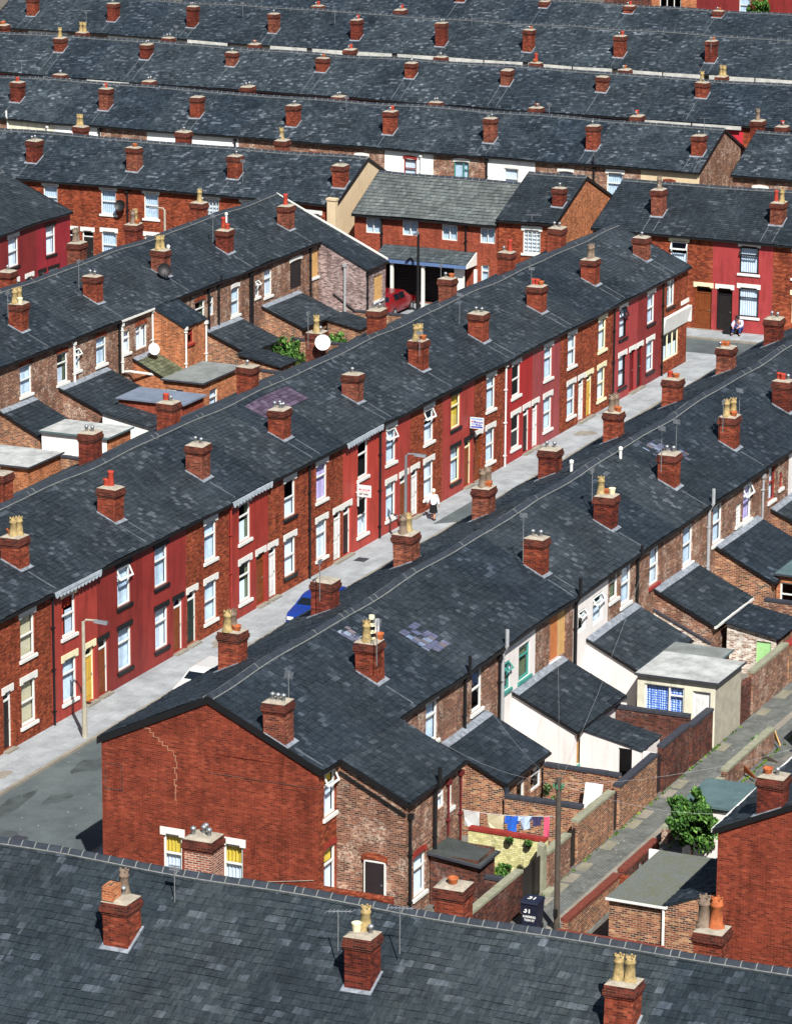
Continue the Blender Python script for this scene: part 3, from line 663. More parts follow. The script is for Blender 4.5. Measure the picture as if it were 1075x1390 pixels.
# corner shop at the far end
a, b = MB_[20], MB_[21]
MSH = H = make_house('corner_shop', 'corner shop with white fascia and big window at the far end of the terrace', A, a, b, MV0, MVR, MV1, 5.2, 7.1, 'houses of the long middle terrace', 'brick_front', [('w', 180.2, 181.3, 3.55, 4.95, dict(style='two', fm='white', cur='netblue', lint=None, sl='black')), ('h', 179.75, 182.1, .75, 2.2)], ends=(0, 1), tiles='f', ridge=.12)
window(H.th, A, MV0, 179.75, 182.1, .75, 2.2, fm='cream', style='three', cur='half', name='shop_window')
m = MB(); m.hexa([(179.5, MV0-.06, 2.25), (183.36, MV0-.06, 2.25), (183.36, MV0-.004, 2.25), (179.5, MV0-.004, 2.25)], [(179.5, MV0-.24, 3.1), (183.36, MV0-.24, 3.1), (183.36, MV0-.004, 3.1), (179.5, MV0-.004, 3.1)]); m.box(183.365, 183.5, MV0-.2, MV0+1.4, 2.25, 3.1); m.build('shop_fascia', M['white'], H.th)
m = MB(); m.box(182.3, 183.4, MV0-.07, MV0-.004, 3.3, 3.5); m.build('string_course', M['white'], H.th)
MH.append(H)
for H, u in zip(MH, MB_):   # downpipes at the pair joints
    pass
for i, u in ((2, 115.05), (6, 129.55), (8, 136.9), (10, 144.0), (14, 158.2), (18, 172.35), (20, 179.45)):
    pipe(MH[i].th, A, MV0, u, .1, 5.1, {6: 'redtrim', 14: 'white'}.get(i, 'black'), .045)
for i, px, z in ((2, 110, 3.9), (4, 232.5, 4.0), (6, 344.5, 4.2)): alarm(MH[i].th, A, MV0, colu(A, px, MV0, z), z, w=.22, h=.42 if i == 6 else .5)
mch = [(115.1, ['squat', ('tall', .35, .5), ('tall', .65, .35), ('whitebox', .85, .5)]), (122.42, ['red', ('redtall', .6, .5)]), (129.76, ['metal', 'metal']), (137.2, ['metal', ('metal', .3, .3), ('metal', .7, .6), 'metal']), (144.58, ['metal']), (151.59, [('tall', .3, .6), ('tall', .7, .5), 'squat', 'squat']), (158.65, ['metal', 'metal']), (165.92, ['red', 'red', 'squat']), (173.09, [('talls', .3, .5), ('talls', .7, .5)]), (180.43, ['metal'])]
mi = [2, 4, 6, 8, 10, 12, 14, 16, 18, 20]
for (u, p), i in zip(mch, mi): chimney(MH[i], u-.02, 66.3, p, ztop=7.13, streak=RND.choice((1, 2)))
mrc = [(122.3, ['metal']), (129.55, ['metal', 'metal']), (136.4, ['red', 'metal']), (143.9, ['metal']), (151.0, [('tall', .3, .4), ('tall', .7, .6), 'squat', 'metal']), (157.5, ['metal', 'metal']), (166.0, ['metal', 'squat']), (173.5, ['metal', 'redtall']), (180.4, ['metal', 'metal'])]
for (u, p), i in zip(mrc, (3, 5, 8, 10, 12, 14, 16, 18, 20)): chimney(MH[i], u-.36, 70.9, p, ztop=7.25, side='b', flash=False)
dish(MH[12].th, A, 150.45, 70.7, 7.0, .36, tilt=(-.85, -.45, .25))
aerial(MH[12].th, A, 150.2, 71.3, 7.3, 1.1, 1)
aerial(MH[14].th, A, 158.4, 67.4, 7.3, .8); aerial(MH[12].th, A, 151.3, 66.3, 7.2, .5); aerial(MH[16].th, A, 166.1, 66.9, 7.3, .7)
aerial(MH[16].th, A, 165.7, 71.5, 7.3, .6, 1)
def patch(H, p, q, mat, side=1, keep=.6):   # repaired slates laid proud of the old ones
    u0, u1 = sorted((p[0], q[0])); v0, v1 = sorted((p[1], q[1])); zr = lambda v: H.zr-H.k*abs(v-H.vr)
    m = MB(H.fr); lo, hi = (v0, v1) if side == 1 else (v1, v0); slates(m, u0, u1, lo, zr(lo)+.02, hi, zr(hi)+.02, .24, .29, 0, .022, keep=keep); o = m.build('repaired_slates', M[mat], H.th, uv=False)
patch(MH[8], (138.2, 67.6), (142.3, 68.6), 'slate_purple', keep=1.)
# ================================================================ ROW N : near terrace, its backs towards the alley
NV0, NVR, NV1 = 47.6, 51.45, 55.3
NB = [101.0, 104.7, 108.3, 111.95, 115.7, 119.1, 122.75, 126.25, 129.75, 133.3, 136.95, 140.5, 144.05, 147.6, 151.2, 154.7, 158.2, 161.8, 165.3, 168.9]
W_ = lambda a, b, c, d, **k: ('w', a, b, c, d, k)
NS = [
 ('brick_front', [W_(101.42, 102.3, 3.45, 4.95, style='open', cur='yellowtop', sl='white'), W_(101.42, 102.3, .75, 2.35, style='top', cur='yellowtop', lint='redarch', sl='white')], 'brick end house with tall red gable and zigzag crack'),
 ('brick_old', [W_(107.0, 107.85, 3.9, 4.85, cur='net', lint='redarch', style='top')], 'brown brick house beside the two storey back extension'),
 ('brick_old', [W_(109.36, 110.36, 3.45, 4.85, style='top', cur='netblue', lint='archwhite', sl='white')], 'brown brick house with white arched back window'),
 ('brick_old', [W_(113.25, 114.2, 3.45, 4.95, style='sash', cur='dark', lint='arch', sl='white')], 'brown brick house with dark open back window'),
 ('whitewall', [W_(116.1, 116.75, 3.42, 4.45, fm='teal', style='open', cur='dark', sl='teal'), W_(117.55, 118.6, 3.37, 4.62, fm='teal', style='top', cur='green', sl='teal')], 'white rendered back with teal window frames'),
 ('brick_old', [W_(120.5, 122.05, 3.25, 4.95, style='two', cur='orangeboard', sl='dirtywhite')], 'brown brick back with boarded orange window'),
 ('whitewall', [W_(123.25, 124.0, 3.62, 4.45, style='open', cur='dark'), W_(124.72, 125.75, 3.5, 4.6, style='open', cur='half', fm='white')], 'white rendered back with two small open windows'),
 ('brick_old', [W_(126.42, 127.3, 3.95, 4.98, style='top', cur='green', sl='white'), W_(127.64, 128.7, 3.45, 4.98, style='sash', cur='netblue', sl='white')], 'brown brick back with yellow alarm box'),
 ('brick_old', [W_(130.75, 131.8, 3.4, 4.85, style='sash', cur='net', lint='redarch', sl='redtrim')], 'brown brick back with red painted arch and sill'),
 ('brick_old', [W_(134.52, 135.65, 3.28, 4.85, style='sash', cur='netblue', lint='arch', sl='white')], 'brown brick back with tall white sash window'),
 ('brick_old', [W_(137.98, 139.1, 3.28, 4.85, style='sash', cur='netblue', lint='arch', sl='white')], 'brown brick back between two grey soil pipes'),
 ('brick_old', [W_(140.8, 141.5, 3.43, 4.3, style='grid', cur='net', sl='white'), W_(141.66, 142.75, 3.35, 4.9, style='open', cur='violet', sl='white')], 'brown brick back with violet curtain in open window'),
 ('brick_old', [W_(144.98, 145.85, 3.45, 4.95, fm='redtrim', style='sash', cur='net', lint='archwhite', sl='white'), W_(146.4, 146.85, 3.7, 4.4, fm='redtrim', style='top', cur='net', sl='white')], 'brown brick back with red framed sash windows'),
 ('whitewall', [W_(149.0, 150.0, 3.4, 4.85, cur='net', sl='white')], 'white rendered back at the right edge of picture'),
]
for k in range(5): NS.append(('brick_old', [], 'slate roofed house with only its roof showing at right edge'))
NH = []
for i, s in enumerate(NS):
    a, b = NB[i], NB[i+1]; ops = s[1]
    if s[1] and s[1][0][5].get('cur') == 'orangeboard':
        ops = [('h', 120.5, 122.05, 3.25, 4.95)]
    lab = f'{s[2]}, {ORD[i]} house of the near terrace'
    H = make_house('terraced_house', lab, A, a, b, NV0, NVR, NV1, 5.2, 7.1, 'houses of the near terrace', s[0], ops, tiles='fb', ends=(0, 1 if i == len(NS)-1 else 0), ridge=.15, backmat='brick_front', vov=.0)
    NH.append(H)
window(NH[5].th, A, NV0, 120.5, 121.35, 3.25, 4.95, style='board', cur='orangeboard', fm='white', name='boarded_window', sl='dirtywhite')
window(NH[5].th, A, NV0, 121.35, 122.05, 3.25, 4.95, style='board', cur='board', fm='white', name='boarded_window', lint=None)
# the gable wall of the end house: two shop windows, crack, ghost of a sign
H = NH[0]; zw = H.ze+H.k*H.ov-.06
m = MB(B); gw = [(-53.1, -52.42, .35, 2.25), (-50.95, -50.25, .35, 2.25)]
panel(m, -NV1, -NV0, 101.0, 0, zw, gw, .1); m.face([(-NV1, 101.0, zw), (-NV0, 101.0, zw), (-NVR, 101.0, 7.04)])
m.build('gable_wall', M['brick_gable'], H.th)
for g in gw: window(H.th, B, 101.0, *g, style='top', cur='yellowtop', lint='white', fm='white')
m = MB(B)
for s in (-1, 1):
    ve = -NVR+s*(NVR-NV0+.14); ve2 = ve
    m.hexa([(ve, 100.93, 4.98), (ve, 100.998, 4.98), (-NVR, 100.998, 6.88), (-NVR, 100.93, 6.88)], [(ve, 100.93, 5.2), (ve, 100.998, 5.2), (-NVR, 100.998, 7.12), (-NVR, 100.93, 7.12)])
m.build('bargeboard', M['black'], H.th)
m = MB(B); cr = [(394, 985), (401, 997), (412, 1003), (420, 1010), (430, 1017), (437, 1022), (478/2+0, 1027)]
cpts = [(197, 983), (203, 989), (209, 995), (215, 1001), (222, 1007), (229, 1013), (235, 1019), (238, 1026), (240, 1034), (237, 1042), (240, 1050), (238, 1058), (240, 1066), (238, 1076), (240, 1086)]
for p, q in zip(cpts, cpts[1:]):
    a = aX(p[0]+RND.uniform(-1.2, 1.2), p[1], 101.0); b = aX(q[0]+RND.uniform(-1.2, 1.2), q[1], 101.0)
    m.box(min(-a.y, -b.y)-.012, max(-a.y, -b.y)+.012, 100.988, 100.999, b.z-.012, b.z+.011); m.box(-a.y-.011, -a.y+.011, 100.987, 100.999, b.z, a.z)
m.build('repointed_crack', M['crackm'], H.th)
m = MB(B)
p = aX(134, 1034, 101.); q = aX(167, 1072, 101.)
u0, u1 = max(-p.y, -NV1+.12), -q.y
for a, b, c, d in ((u0, u1, q.z-.05, q.z), (u0, u0+.04, q.z, p.z), (u1-.04, u1, q.z, p.z), (u0, u1, p.z, p.z+.03)): m.box(a, b, 100.99, 100.999, c, d)
m.build('sign_scar', M['brick_dark'], H.th)
m = MB(B); m.box(-NVR+.0, -NV0-.05, 100.985, 100.999, 4.55, 4.57); m.build('string_line', M['brick_dark'], H.th); m = MB(B); m.tube([(-52.25, 100.97, .9), (-50.2, 100.97, 1.05), (-47.75, 100.97, 1.5)], .012, 4); m.build('wall_cable', M['mortar'], H.th)
def leanto(H, a, b, dep=2.25, z0=3.18, z1=2.12, mat='brick_mix', rmat='slate', ends=None, sidemat=None, ops=(), gut='black'):
    v = H.v0; m = MB(H.fr); vf = v-dep
    panel(m, a, b, vf, 0, z1-.02, [o[1:5] for o in ops], .1)
    k = (z0-z1)/dep
    for uu in (a, b): m.face([(uu, v-.002, 0), (uu, vf, 0), (uu, vf, z1-.03), (uu, v-.002, z0-.05)], 1)
    o = m.build('rear_extension', [M[mat], M[sidemat or mat]], H.th)
    m = MB(H.fr); e = vf-.14; ze = z1-k*.14
    slab(m, a-.06, b+.06, e, ze, v-.003, z0, -.06, -.006); slates(m, a-.06, b+.06, e, ze, v-.003, z0, .24, .3, lift=.022)
    m.build('extension_roof', M[rmat], o, uv=False)
    m = MB(H.fr); slab(m, a-.05, b+.05, v-.27, z0-k*.27, v-.004, z0, .0, .05); m.build('lead_flashing', M['lead'], o)
    for uu, s in ((a-.064, -1), (b+.064, 1)):
        m = MB(H.fr); x0, x1 = sorted((uu, uu+s*.022)); m.hexa([(x0, e, ze-.1), (x1, e, ze-.1), (x1, v-.003, z0-.1), (x0, v-.003, z0-.1)], [(x0, e, ze+.01), (x1, e, ze+.01), (x1, v-.003, z0+.01), (x0, v-.003, z0+.01)])
        m.build('verge_board', M['black'], o)
    m = MB(H.fr); m.box(a-.06, b+.06, e-.08, e+.01, ze-.11, ze-.02); m.build('extension_gutter', M[gut], o)
    for q in ops:
        if q[0] == 'w': window(H.th, H.fr, vf, *q[1:5], **q[5])
        elif q[0] == 'd': door(H.th, H.fr, vf, *q[1:5], **q[5])
    return o
def side_win(H, x, y0, y1, z0, z1, **k):   # window on a side wall that faces down the row (standing proud in its surround)
    return window(H.th, B, x-.06, -y1, -y0, z0, z1, inset=.0, **k)
leanto(NH[2], 110.7, 114.5, ops=[W_(111.95, 112.7, .9, 1.9, cur='dark', style='top'), ('d', 110.85, 111.5, .1, 1.95, dict(leaf='netblue', fm='white', fan=False)), W_(113.2, 114.2, .9, 1.75, cur='dark', fm='dirtywhite', style='top')])
leanto(NH[4], 117.0, 121.6, 2.35, mat='whitewall', ops=[('h', 117.25, 118.2, .7, 1.95)], gut='black')
window(NH[4].th, A, NV0-2.35, 117.25, 118.2, .7, 1.95, style='board', cur='board', fm='teal', sl='teal', name='boarded_window')
leanto(NH[6], 124.15, 129.1, 2.2, 3.2, 2.15, mat='whitewall')
leanto(NH[8], 131.35, 135.7, 2.35, 3.2, 2.1, mat='brick_old', sidemat='brick_old', gut='white')
leanto(NH[10], 138.33, 143.5, 2.4, 3.2, 2.05, mat='brick_mix', sidemat='brick_mix')
leanto(NH[12], 145.37, 149.9, 2.3, 3.1, 2.1, mat='brick_mix')
leanto(NH[14], 152.5, 157.0, 2.3, 3.1, 2.1, mat='brick_mix'); 
m = MB(); m.hexa([(131.25, 47.58, 0), (131.34, 47.58, 0), (131.34, 45.27, 0), (131.25, 45.27, 0)], [(131.25, 47.58, 2.35), (131.34, 47.58, 2.35), (131.34, 45.27, 1.3), (131.25, 45.27, 1.3)]); o = m.build('limewashed_wall', M['brick_flake'], NH[8].th)
m = MB(); m.hexa([(131.2, 47.58, 2.36), (131.34, 47.58, 2.36), (131.34, 45.24, 1.31), (131.2, 45.24, 1.31)], [(131.2, 47.58, 2.42), (131.34, 47.58, 2.42), (131.34, 45.24, 1.37), (131.2, 45.24, 1.37)]); m.build('coping', M['coping'], o)
# pentice gutter line on the painted brick under G
# catslide two storey extension of the end house
H = NH[0]; k = H.k; vf = 45.2; zf = 5.2-k*(NV0-.14-vf)-.0
m = MB(); x0, x1 = 102.36, 106.8
zt = lambda v: 5.2-k*(NV0-.14-v)-.07
m.face([(x0, NV0-.002, 0), (x0, vf, 0), (x0, vf, zt(vf)), (x0, NV0-.002, zt(NV0))], 0)
panel(m, x0, x1, vf, 0, zt(vf), [(103.0, 103.95, .6, 1.95), (104.9, 105.45, 2.95, 3.6), (105.75, 106.1, 2.75, 3.6)], .1)
m.face([(x1, NV0-.002, 0), (x1, vf, 0), (x1, vf, zt(vf)), (x1, NV0-.002, zt(NV0))], 0)
o = m.build('back_extension', M['brick_old'], H.th)
m = MB(); slab(m, x0-.08, x1+.05, vf-.12, zt(vf-.12)+.07, NV0-.14, 5.2, -.06, -.006); slates(m, x0-.08, x1+.05, vf-.12, zt(vf-.12)+.07, NV0-.14, 5.2); m.build('extension_roof', M['slate'], o, uv=False)
m = MB()
m.hexa([(x0-.11, vf-.12, zt(vf-.12)-.12), (x0-.083, vf-.12, zt(vf-.12)-.12), (x0-.083, NV0-.2, zt(NV0-.2)-.12), (x0-.11, NV0-.2, zt(NV0-.2)-.12)], [(x0-.11, vf-.12, zt(vf-.12)+.07), (x0-.083, vf-.12, zt(vf-.12)+.07), (x0-.083, NV0-.2, zt(NV0-.2)+.07), (x0-.11, NV0-.2, zt(NV0-.2)+.07)])
m.hexa([(x0-.06, vf, 3.55), (x0-.002, vf, 3.55), (x0-.002, NV0-.1, 4.68), (x0-.06, NV0-.1, 4.68)], [(x0-.06, vf, 3.65), (x0-.002, vf, 3.65), (x0-.002, NV0-.1, 4.78), (x0-.06, NV0-.1, 4.78)])
m.box(x0-.05, x1+.05, vf-.2, vf-.12, zt(vf-.12)-.06, zt(vf-.12)+.04); m.build('extension_gutter', M['black'], o)
window(H.th, A, vf, 103.0, 103.95, .6, 1.95, style='top', cur='net', lint='redarch', sl='white')
window(H.th, A, vf, 104.9, 105.45, 2.95, 3.6, style='top', cur='net'); window(H.th, A, vf, 105.75, 106.1, 2.75, 3.6, style='sash', cur='dark', sl='white')
pipe(H.th, A, vf, 102.55, .1, 3.6, 'black', .05); pipe(H.th, A, vf, 104.5, .1, 3.7, 'black', .07, 'soil_pipe', .9); pipe(H.th, A, vf, 106.6, .2, 3.8, 'redpipe', .035); pipe(H.th, A, vf, 105.6, 1.9, 3.8, 'redpipe', .035)
d = door(H.th, B, x0-.0-.1, -46.6, -45.85, .15, 1.95, leaf='wood', fm='white', lint='arch', fan=False, inset=.02)
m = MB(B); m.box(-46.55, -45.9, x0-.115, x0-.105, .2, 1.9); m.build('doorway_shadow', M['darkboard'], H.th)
alarm(H.th, B, x0, -45.45, 1.05, 'dirtywhite', .22, .3)
for i, u, mt, r, st, z0 in ((3, 112.5, 'black', .06, .9, 3.1), (3, 115.6, 'black', .05, 0, .2), (4, 115.85, 'pipegrey', .07, .9, .2), (6, 122.8, 'black', .07, 1., .2), (7, 129.2, 'black', .06, .6, .2), (10, 137.3, 'pipegrey', .07, .9, .5), (12, 144.0, 'pipegrey', .05, 0, .5)):
    pipe(NH[i].th, A, NV0, u, z0, 4.9, mt, r, 'soil_pipe' if st else 'drainpipe', st)
alarm(NH[7].th, A, NV0, 129.5, 3.3, 'yellow', .22, .34)
NBC = [(0, 101.02, ['metal', 'metal', 'metal'], 1), (1, 107.98, [('tall', .25, .6), ('striped', .6, .5), ('squat', .8, .2), ('whitebox', .95, .4)], 1), (5, 122.55, ['metal', 'metal'], 2), (7, 129.57, [('tall', .45, .75), 'squat', ('yellow', .6, .2)], 1), (9, 136.62, ['metal', 'metal'], 1), (11, 143.79, [('tall', .3, .65), ('tall', .75, .4), 'squat'], 1), (13, 150.88, ['red', 'red', 'metal'], 1)]
for i, u, p, st in NBC: chimney(NH[i], u, 48.78, p, ztop=7.18, streak=st)
NFC = [(1, 107.04, [('tall', .2, .6), ('talls', .55, .5), 'squat']), (3, 114.27, []), (5, 121.35, [('talls', .2, .6), ('tall', .6, .5)]), (7, 128.47, [('talls', .3, .5), ('talls', .8, .4), 'squat', 'squat']), (9, 135.49, ['metal', 'metal']), (11, 142.46, [('talls', .3, .6), ('talls', .8, .5), 'squat', 'squat']), (13, 149.65, ['red', 'squat']), (15, 156.64, ['squat', 'squat', ('metal', .1, .8)]), (17, 163.55, ['metal', 'metal'])]
for i, u, p in NFC: chimney(NH[i], u, 53.4, p, ztop=7.12, side='b', streak=0)
aerial(NH[0].th, A, 102.2, 49.2, 6.6, 1.2); aerial(NH[1].th, A, 107.6, 48.6, 7.2, .9); aerial(NH[5].th, A, 122.0, 49.3, 7.0, 1.2); aerial(NH[7].th, A, 129.9, 49.7, 7.2, .9, 1); aerial(NH[9].th, A, 136.2, 49.2, 7.2, 1.2); aerial(NH[9].th, A, 138.4, 49.4, 6.7, 1.4); aerial(NH[11].th, A, 143.5, 49.2, 7.2, .8, 1); aerial(NH[11].th, A, 145.0, 49.0, 7.2, .9); aerial(NH[3].th, A, 113.8, 53.6, 7.2, .9, 1)
patch(NH[3], (112.2, 48.6), (113.6, 49.9), 'slate_new'); patch(NH[2], (109.6, 50.), (110.4, 51.), 'slate_new'); patch(NH[10], (138.5, 50.2), (140.0, 50.9), 'slate_new'); patch(NH[10], (139.8, 49.2), (140.6, 50.), 'slate_new')
for i, u, v in ((9, 133.9, 52.1), (9, 136.4, 51.0), (8, 131.5, 49.6), (1, 104.0, 0)):
    if v:
        m = MB(); z = NH[i].zr-NH[i].k*abs(v-NVR); m.tube([(u, v, z-.1), (u, v, z+.42)], .06, 8); m.lathe(u, v, [(.09, z+.36), (.09, z+.46), (.02, z+.5)], 8); m.build('vent_pipe', M['white'], NH[i].th)
# ================================================================ ROW L : left terrace, its backs seen across the yards
LV0, LVR, LV1 = 85.5, 89.4, 93.3
LB = [143.9, 147.5, 151.2, 154.8, 158.5, 162.0, 165.8, 169.3, 172.9, 176.5, 180.2, 184.0]
LS = [
 ([], 'plain slate roofed house at the left picture edge'),
 ([W_(148.85, 149.95, 3.35, 4.75, style='sash', cur='netblue', lint='arch', sl='white')], 'brown brick back with blue grey net curtain'),
 ([W_(152.35, 153.4, 3.2, 4.65, style='top', cur='drawn', lint='arch', sl='white'), W_(154.02, 154.62, 3.5, 4.6, style='open', cur='half', sl='white')], 'brown brick back with slipped white blind'),
 ([W_(156.2, 157.25, 3.3, 4.65, style='top', cur='netblue', lint='arch', sl='white')], 'brown brick back above the satellite dish lean-to'),
 ([W_(159.0, 159.7, 3.4, 4.5, style='top', cur='net', sl='white'), W_(160.3, 161.5, 3.3, 4.5, style='two', cur='net', lint='arch')], 'brown brick back with two white windows and dish'),
 ([], 'house with orange brick two storey back extension'),
 ([W_(166.7, 167.8, 3.3, 4.5, style='top', cur='drawn', lint='arch'), W_(168.28, 168.8, 3.5, 4.5, style='top', cur='netblue')], 'brown brick back behind the orange extension'),
 ([W_(170.8, 171.75, 3.05, 4.5, style='sash', cur='netblue', lint='archwhite', sl='white')], 'brown brick back with white arched lintel'),
 ([W_(173.62, 174.12, 3.5, 4.4, style='open', cur='net', sl='white'), W_(174.7, 175.65, 3.3, 4.7, style='top', cur='net', sl='white')], 'brown brick back with two white windows'),
 ([('h', 177.85, 179.3, 3.1, 4.6)], 'brown brick back with black boarded window'),
 ([('h', 180.42, 181.35, 3.3, 4.75)], 'end house with yellow boarded window and pale extension'),
]
LH = []
for i, (ops, d) in enumerate(LS):
    H = make_house('terraced_house', f'{d}, {ORD[i]} from left in the left terrace', A, LB[i], LB[i+1], LV0, LVR, LV1, 5.2, 7.1, 'houses of the left terrace', 'brick_old', ops, tiles='f', ends=(1 if i == 0 else 0, 1 if i == 10 else 0), ridge=.12, gut='white' if i == 4 else 'black')
    LH.append(H)
window(LH[9].th, A, LV0, 177.85, 179.3, 3.1, 4.6, style='board', cur='darkboard', fm='black', lint='archwhite', name='boarded_window'); window(LH[10].th, A, LV0, 180.42, 181.35, 3.3, 4.75, style='board', cur='board', fm='board', name='boarded_window', sl='dirtywhite')
leanto(LH[1], 146.88, 149.97, 2.1, 3.1, 2.1, mat='brick_mix', ops=[W_(147.6, 148.6, .7, 1.85, cur='dark')])
leanto(LH[2], 152.53, 157.2, 2.3, 3.02, 2.1, mat='whitewall2', sidemat='brick_old', ops=[W_(153.2, 154.1, .5, 1.9, cur='netblue')])
leanto(LH[4], 159.98, 162.3, 1.7, 3.0, 2.2, mat='brick_orange', rmat='tile_green')
leanto(LH[6], 167.8, 171.6, 2.3, 2.86, 1.95, mat='brick_mix', ops=[W_(168.3, 169.3, .4, 1.7, cur='netblue'), W_(170.3, 171.2, .4, 1.7, cur='net')])
leanto(LH[8], 174.4, 178.8, 2.3, 2.9, 2.0, mat='brick_mix', ops=[W_(176.0, 177., .4, 1.7, cur='netblue'), ('d', 177.5, 178.3, .1, 1.8, dict(leaf='darkdoor', fan=False))])
H = LH[5]; vf = 83.75; m = MB(); x0, x1 = 162.02, 164.4
zt = lambda v: 5.18-.5*(85.4-v)-.06
m.face([(x0, LV0-.002, 0), (x0, vf, 0), (x0, vf, zt(vf)), (x0, LV0-.002, zt(LV0))]); m.face([(x1, LV0-.002, 0), (x1, vf, 0), (x1, vf, zt(vf)), (x1, LV0-.002, zt(LV0))])
panel(m, x0, x1, vf, 0, zt(vf), [(162.5, 163.1, 3.35, 4.05)]); o = m.build('back_extension', M['brick_orange'], H.th)
m = MB(); slab(m, x0-.06, x1+.06, vf-.1, zt(vf-.1)+.06, LV0-.1, 5.18, -.06, -.006); slates(m, x0-.06, x1+.06, vf-.1, zt(vf-.1)+.06, LV0-.1, 5.18); m.build('extension_roof', M['slate'], o, uv=False)
window(H.th, A, vf, 162.5, 163.1, 3.35, 4.05, fm='redtrim', style='top', cur='dark', sl='redtrim')
for u, z0, z1 in ((162.15, 1.9, 4.3), (164.35, 2.0, 4.2)): pipe(H.th, A, vf, u, z0, z1, 'white', .05)
pipe(H.th, A, LV0, 161.95, 3.0, 5.1, 'white', .05); pipe(LH[4].th, A, LV0, 158.75, 2.5, 5.0, 'white', .06); pipe(LH[3].th, A, LV0, 158.45, .2, 5.0, 'black', .06); pipe(LH[2].th, A, LV0, 153.9, 2.9, 5.0, 'white', .06)
m = MB(); m.tube([(158.75, LV0-.1, 2.55), (159.4, LV0-.15, 2.45), (160.2, LV0-1.4, 2.2), (161.2, LV0-1.75, 2.1), (161.2, LV0-1.78, .3)], .06, 7); m.build('drainpipe', M['white'], LH[4].th)
for i, u in ((6, 168.1), (7, 169.2), (8, 172.9), (8, 173.15), (10, 180.25)): pipe(LH[i].th, A, LV0, u, 2.2, 5.0, 'black', .06, 'soil_pipe' if u in (169.2, 173.15) else 'drainpipe', .5 if u in (169.2,) else 0)
# catslide extension of the end house
H = LH[10]; vf = 82.7; m = MB(); x0, x1 = 181.4, 184.0; zt = lambda v: 5.2-H.k*(LV0-.14-v)-.07
for x in (x0, x1): m.face([(x, LV0-.002, 0), (x, vf, 0), (x, vf, zt(vf)), (x, LV0-.002, zt(LV0))])
panel(m, x0, x1, vf, 0, zt(vf), [(182.5, 183.6, 1.9, 3.3)]); o = m.build('back_extension', M['brick_pink'], H.th)
m = MB(); slab(m, x0-.06, x1+.04, vf-.12, zt(vf-.12)+.07, LV0-.14, 5.2, -.06, -.006); slates(m, x0-.06, x1+.04, vf-.12, zt(vf-.12)+.07, LV0-.14, 5.2); m.build('extension_roof', M['slate'], o, uv=False)
window(H.th, A, vf, 182.5, 183.6, 1.9, 3.3, style='board', cur='board', fm='board', name='boarded_window', sl='white')
m = MB(); m.box(x0-.06, x1+.04, vf-.2, vf-.12, zt(vf)-.1, zt(vf)); m.build('extension_gutter', M['black'], o)
pipe(H.th, B, x0, -83.9, .3, 4.1, 'pipegrey', .07, 'soil_pipe'); pipe(H.th, A, vf, 181.5, .2, 3.7, 'black', .05)
m = MB(B); m.tube([(-84.6, x0-.06, 2.4), (-83.2, x0-.06, 1.5), (-82.8, x0-.06, 1.3)], .045, 6); m.build('drainpipe', M['black'], H.th)
m = MB(A); m.tube([(181.6, vf-.05, 1.6), (183.7, vf-.05, 1.95)], .03, 6); m.build('drainpipe', M['metal'], H.th)
m = MB(); z1 = 5.2-H.k*(LV0-.14-vf)
m.hexa([(184.0, LVR, 7.05), (184.06, LVR, 7.05), (184.06, vf-.12, z1), (184.0, vf-.12, z1)], [(184.0, LVR, 7.16), (184.06, LVR, 7.16), (184.06, vf-.12, z1+.1), (184.0, vf-.12, z1+.1)]); m.build('verge_board', M['white'], H.th)
LBC = [(2, 151.19, [('tall', .3, .6), ('tall', .7, .5), ('yellow', .3, .2)]), (4, 158.63, ['metal', 'metal']), (6, 165.78, [('tall', .3, .6), ('tall', .7, .5)]), (8, 172.86, [('redtall', .5, .6), 'squat', 'red']), (10, 180.25, [('redtall', .5, .5)])]
for i, u, p in LBC: chimney(LH[i], u, 86.75, p, ztop=7.15, streak=1)
LFC = [(4, 158.3, ['metal']), (6, 165.4, [('talls', .3, .5), ('talls', .7, .6)]), (8, 171.6, [('talls', .3, .5), ('tall', .8, .6), 'squat']), (10, 179.2, [('tall', .5, .5), 'metal'])]
for i, u, p in LFC: chimney(LH[i], u, 91.4, p, ztop=7.2, side='b', flash=False)
aerial(LH[2].th, A, 150.8, 87.2, 7.2, .7, 1); aerial(LH[4].th, A, 158.4, 87.6, 7.2, .8, 1); aerial(LH[8].th, A, 172.5, 87.4, 7.1, .8)
dish(LH[6].th, A, 165.5, 86.6, 6.3, .35, 'black'); dish(LH[4].th, A, 161.0, 84.9, 3.3, .31, 'dirtywhite', (-.5, -.8, .4))
for i, u, v in ((7, 168.6, 88.0), (9, 176.5, 88.6)):
    m = MB(); z = 7.1-LH[7].k*abs(v-LVR); m.tube([(u, v, z-.1), (u, v, z+.45)], .06, 8); m.lathe(u, v, [(.09, z+.4), (.09, z+.5), (.02, z+.55)], 8); m.build('vent_pipe', M['white'], LH[i].th)
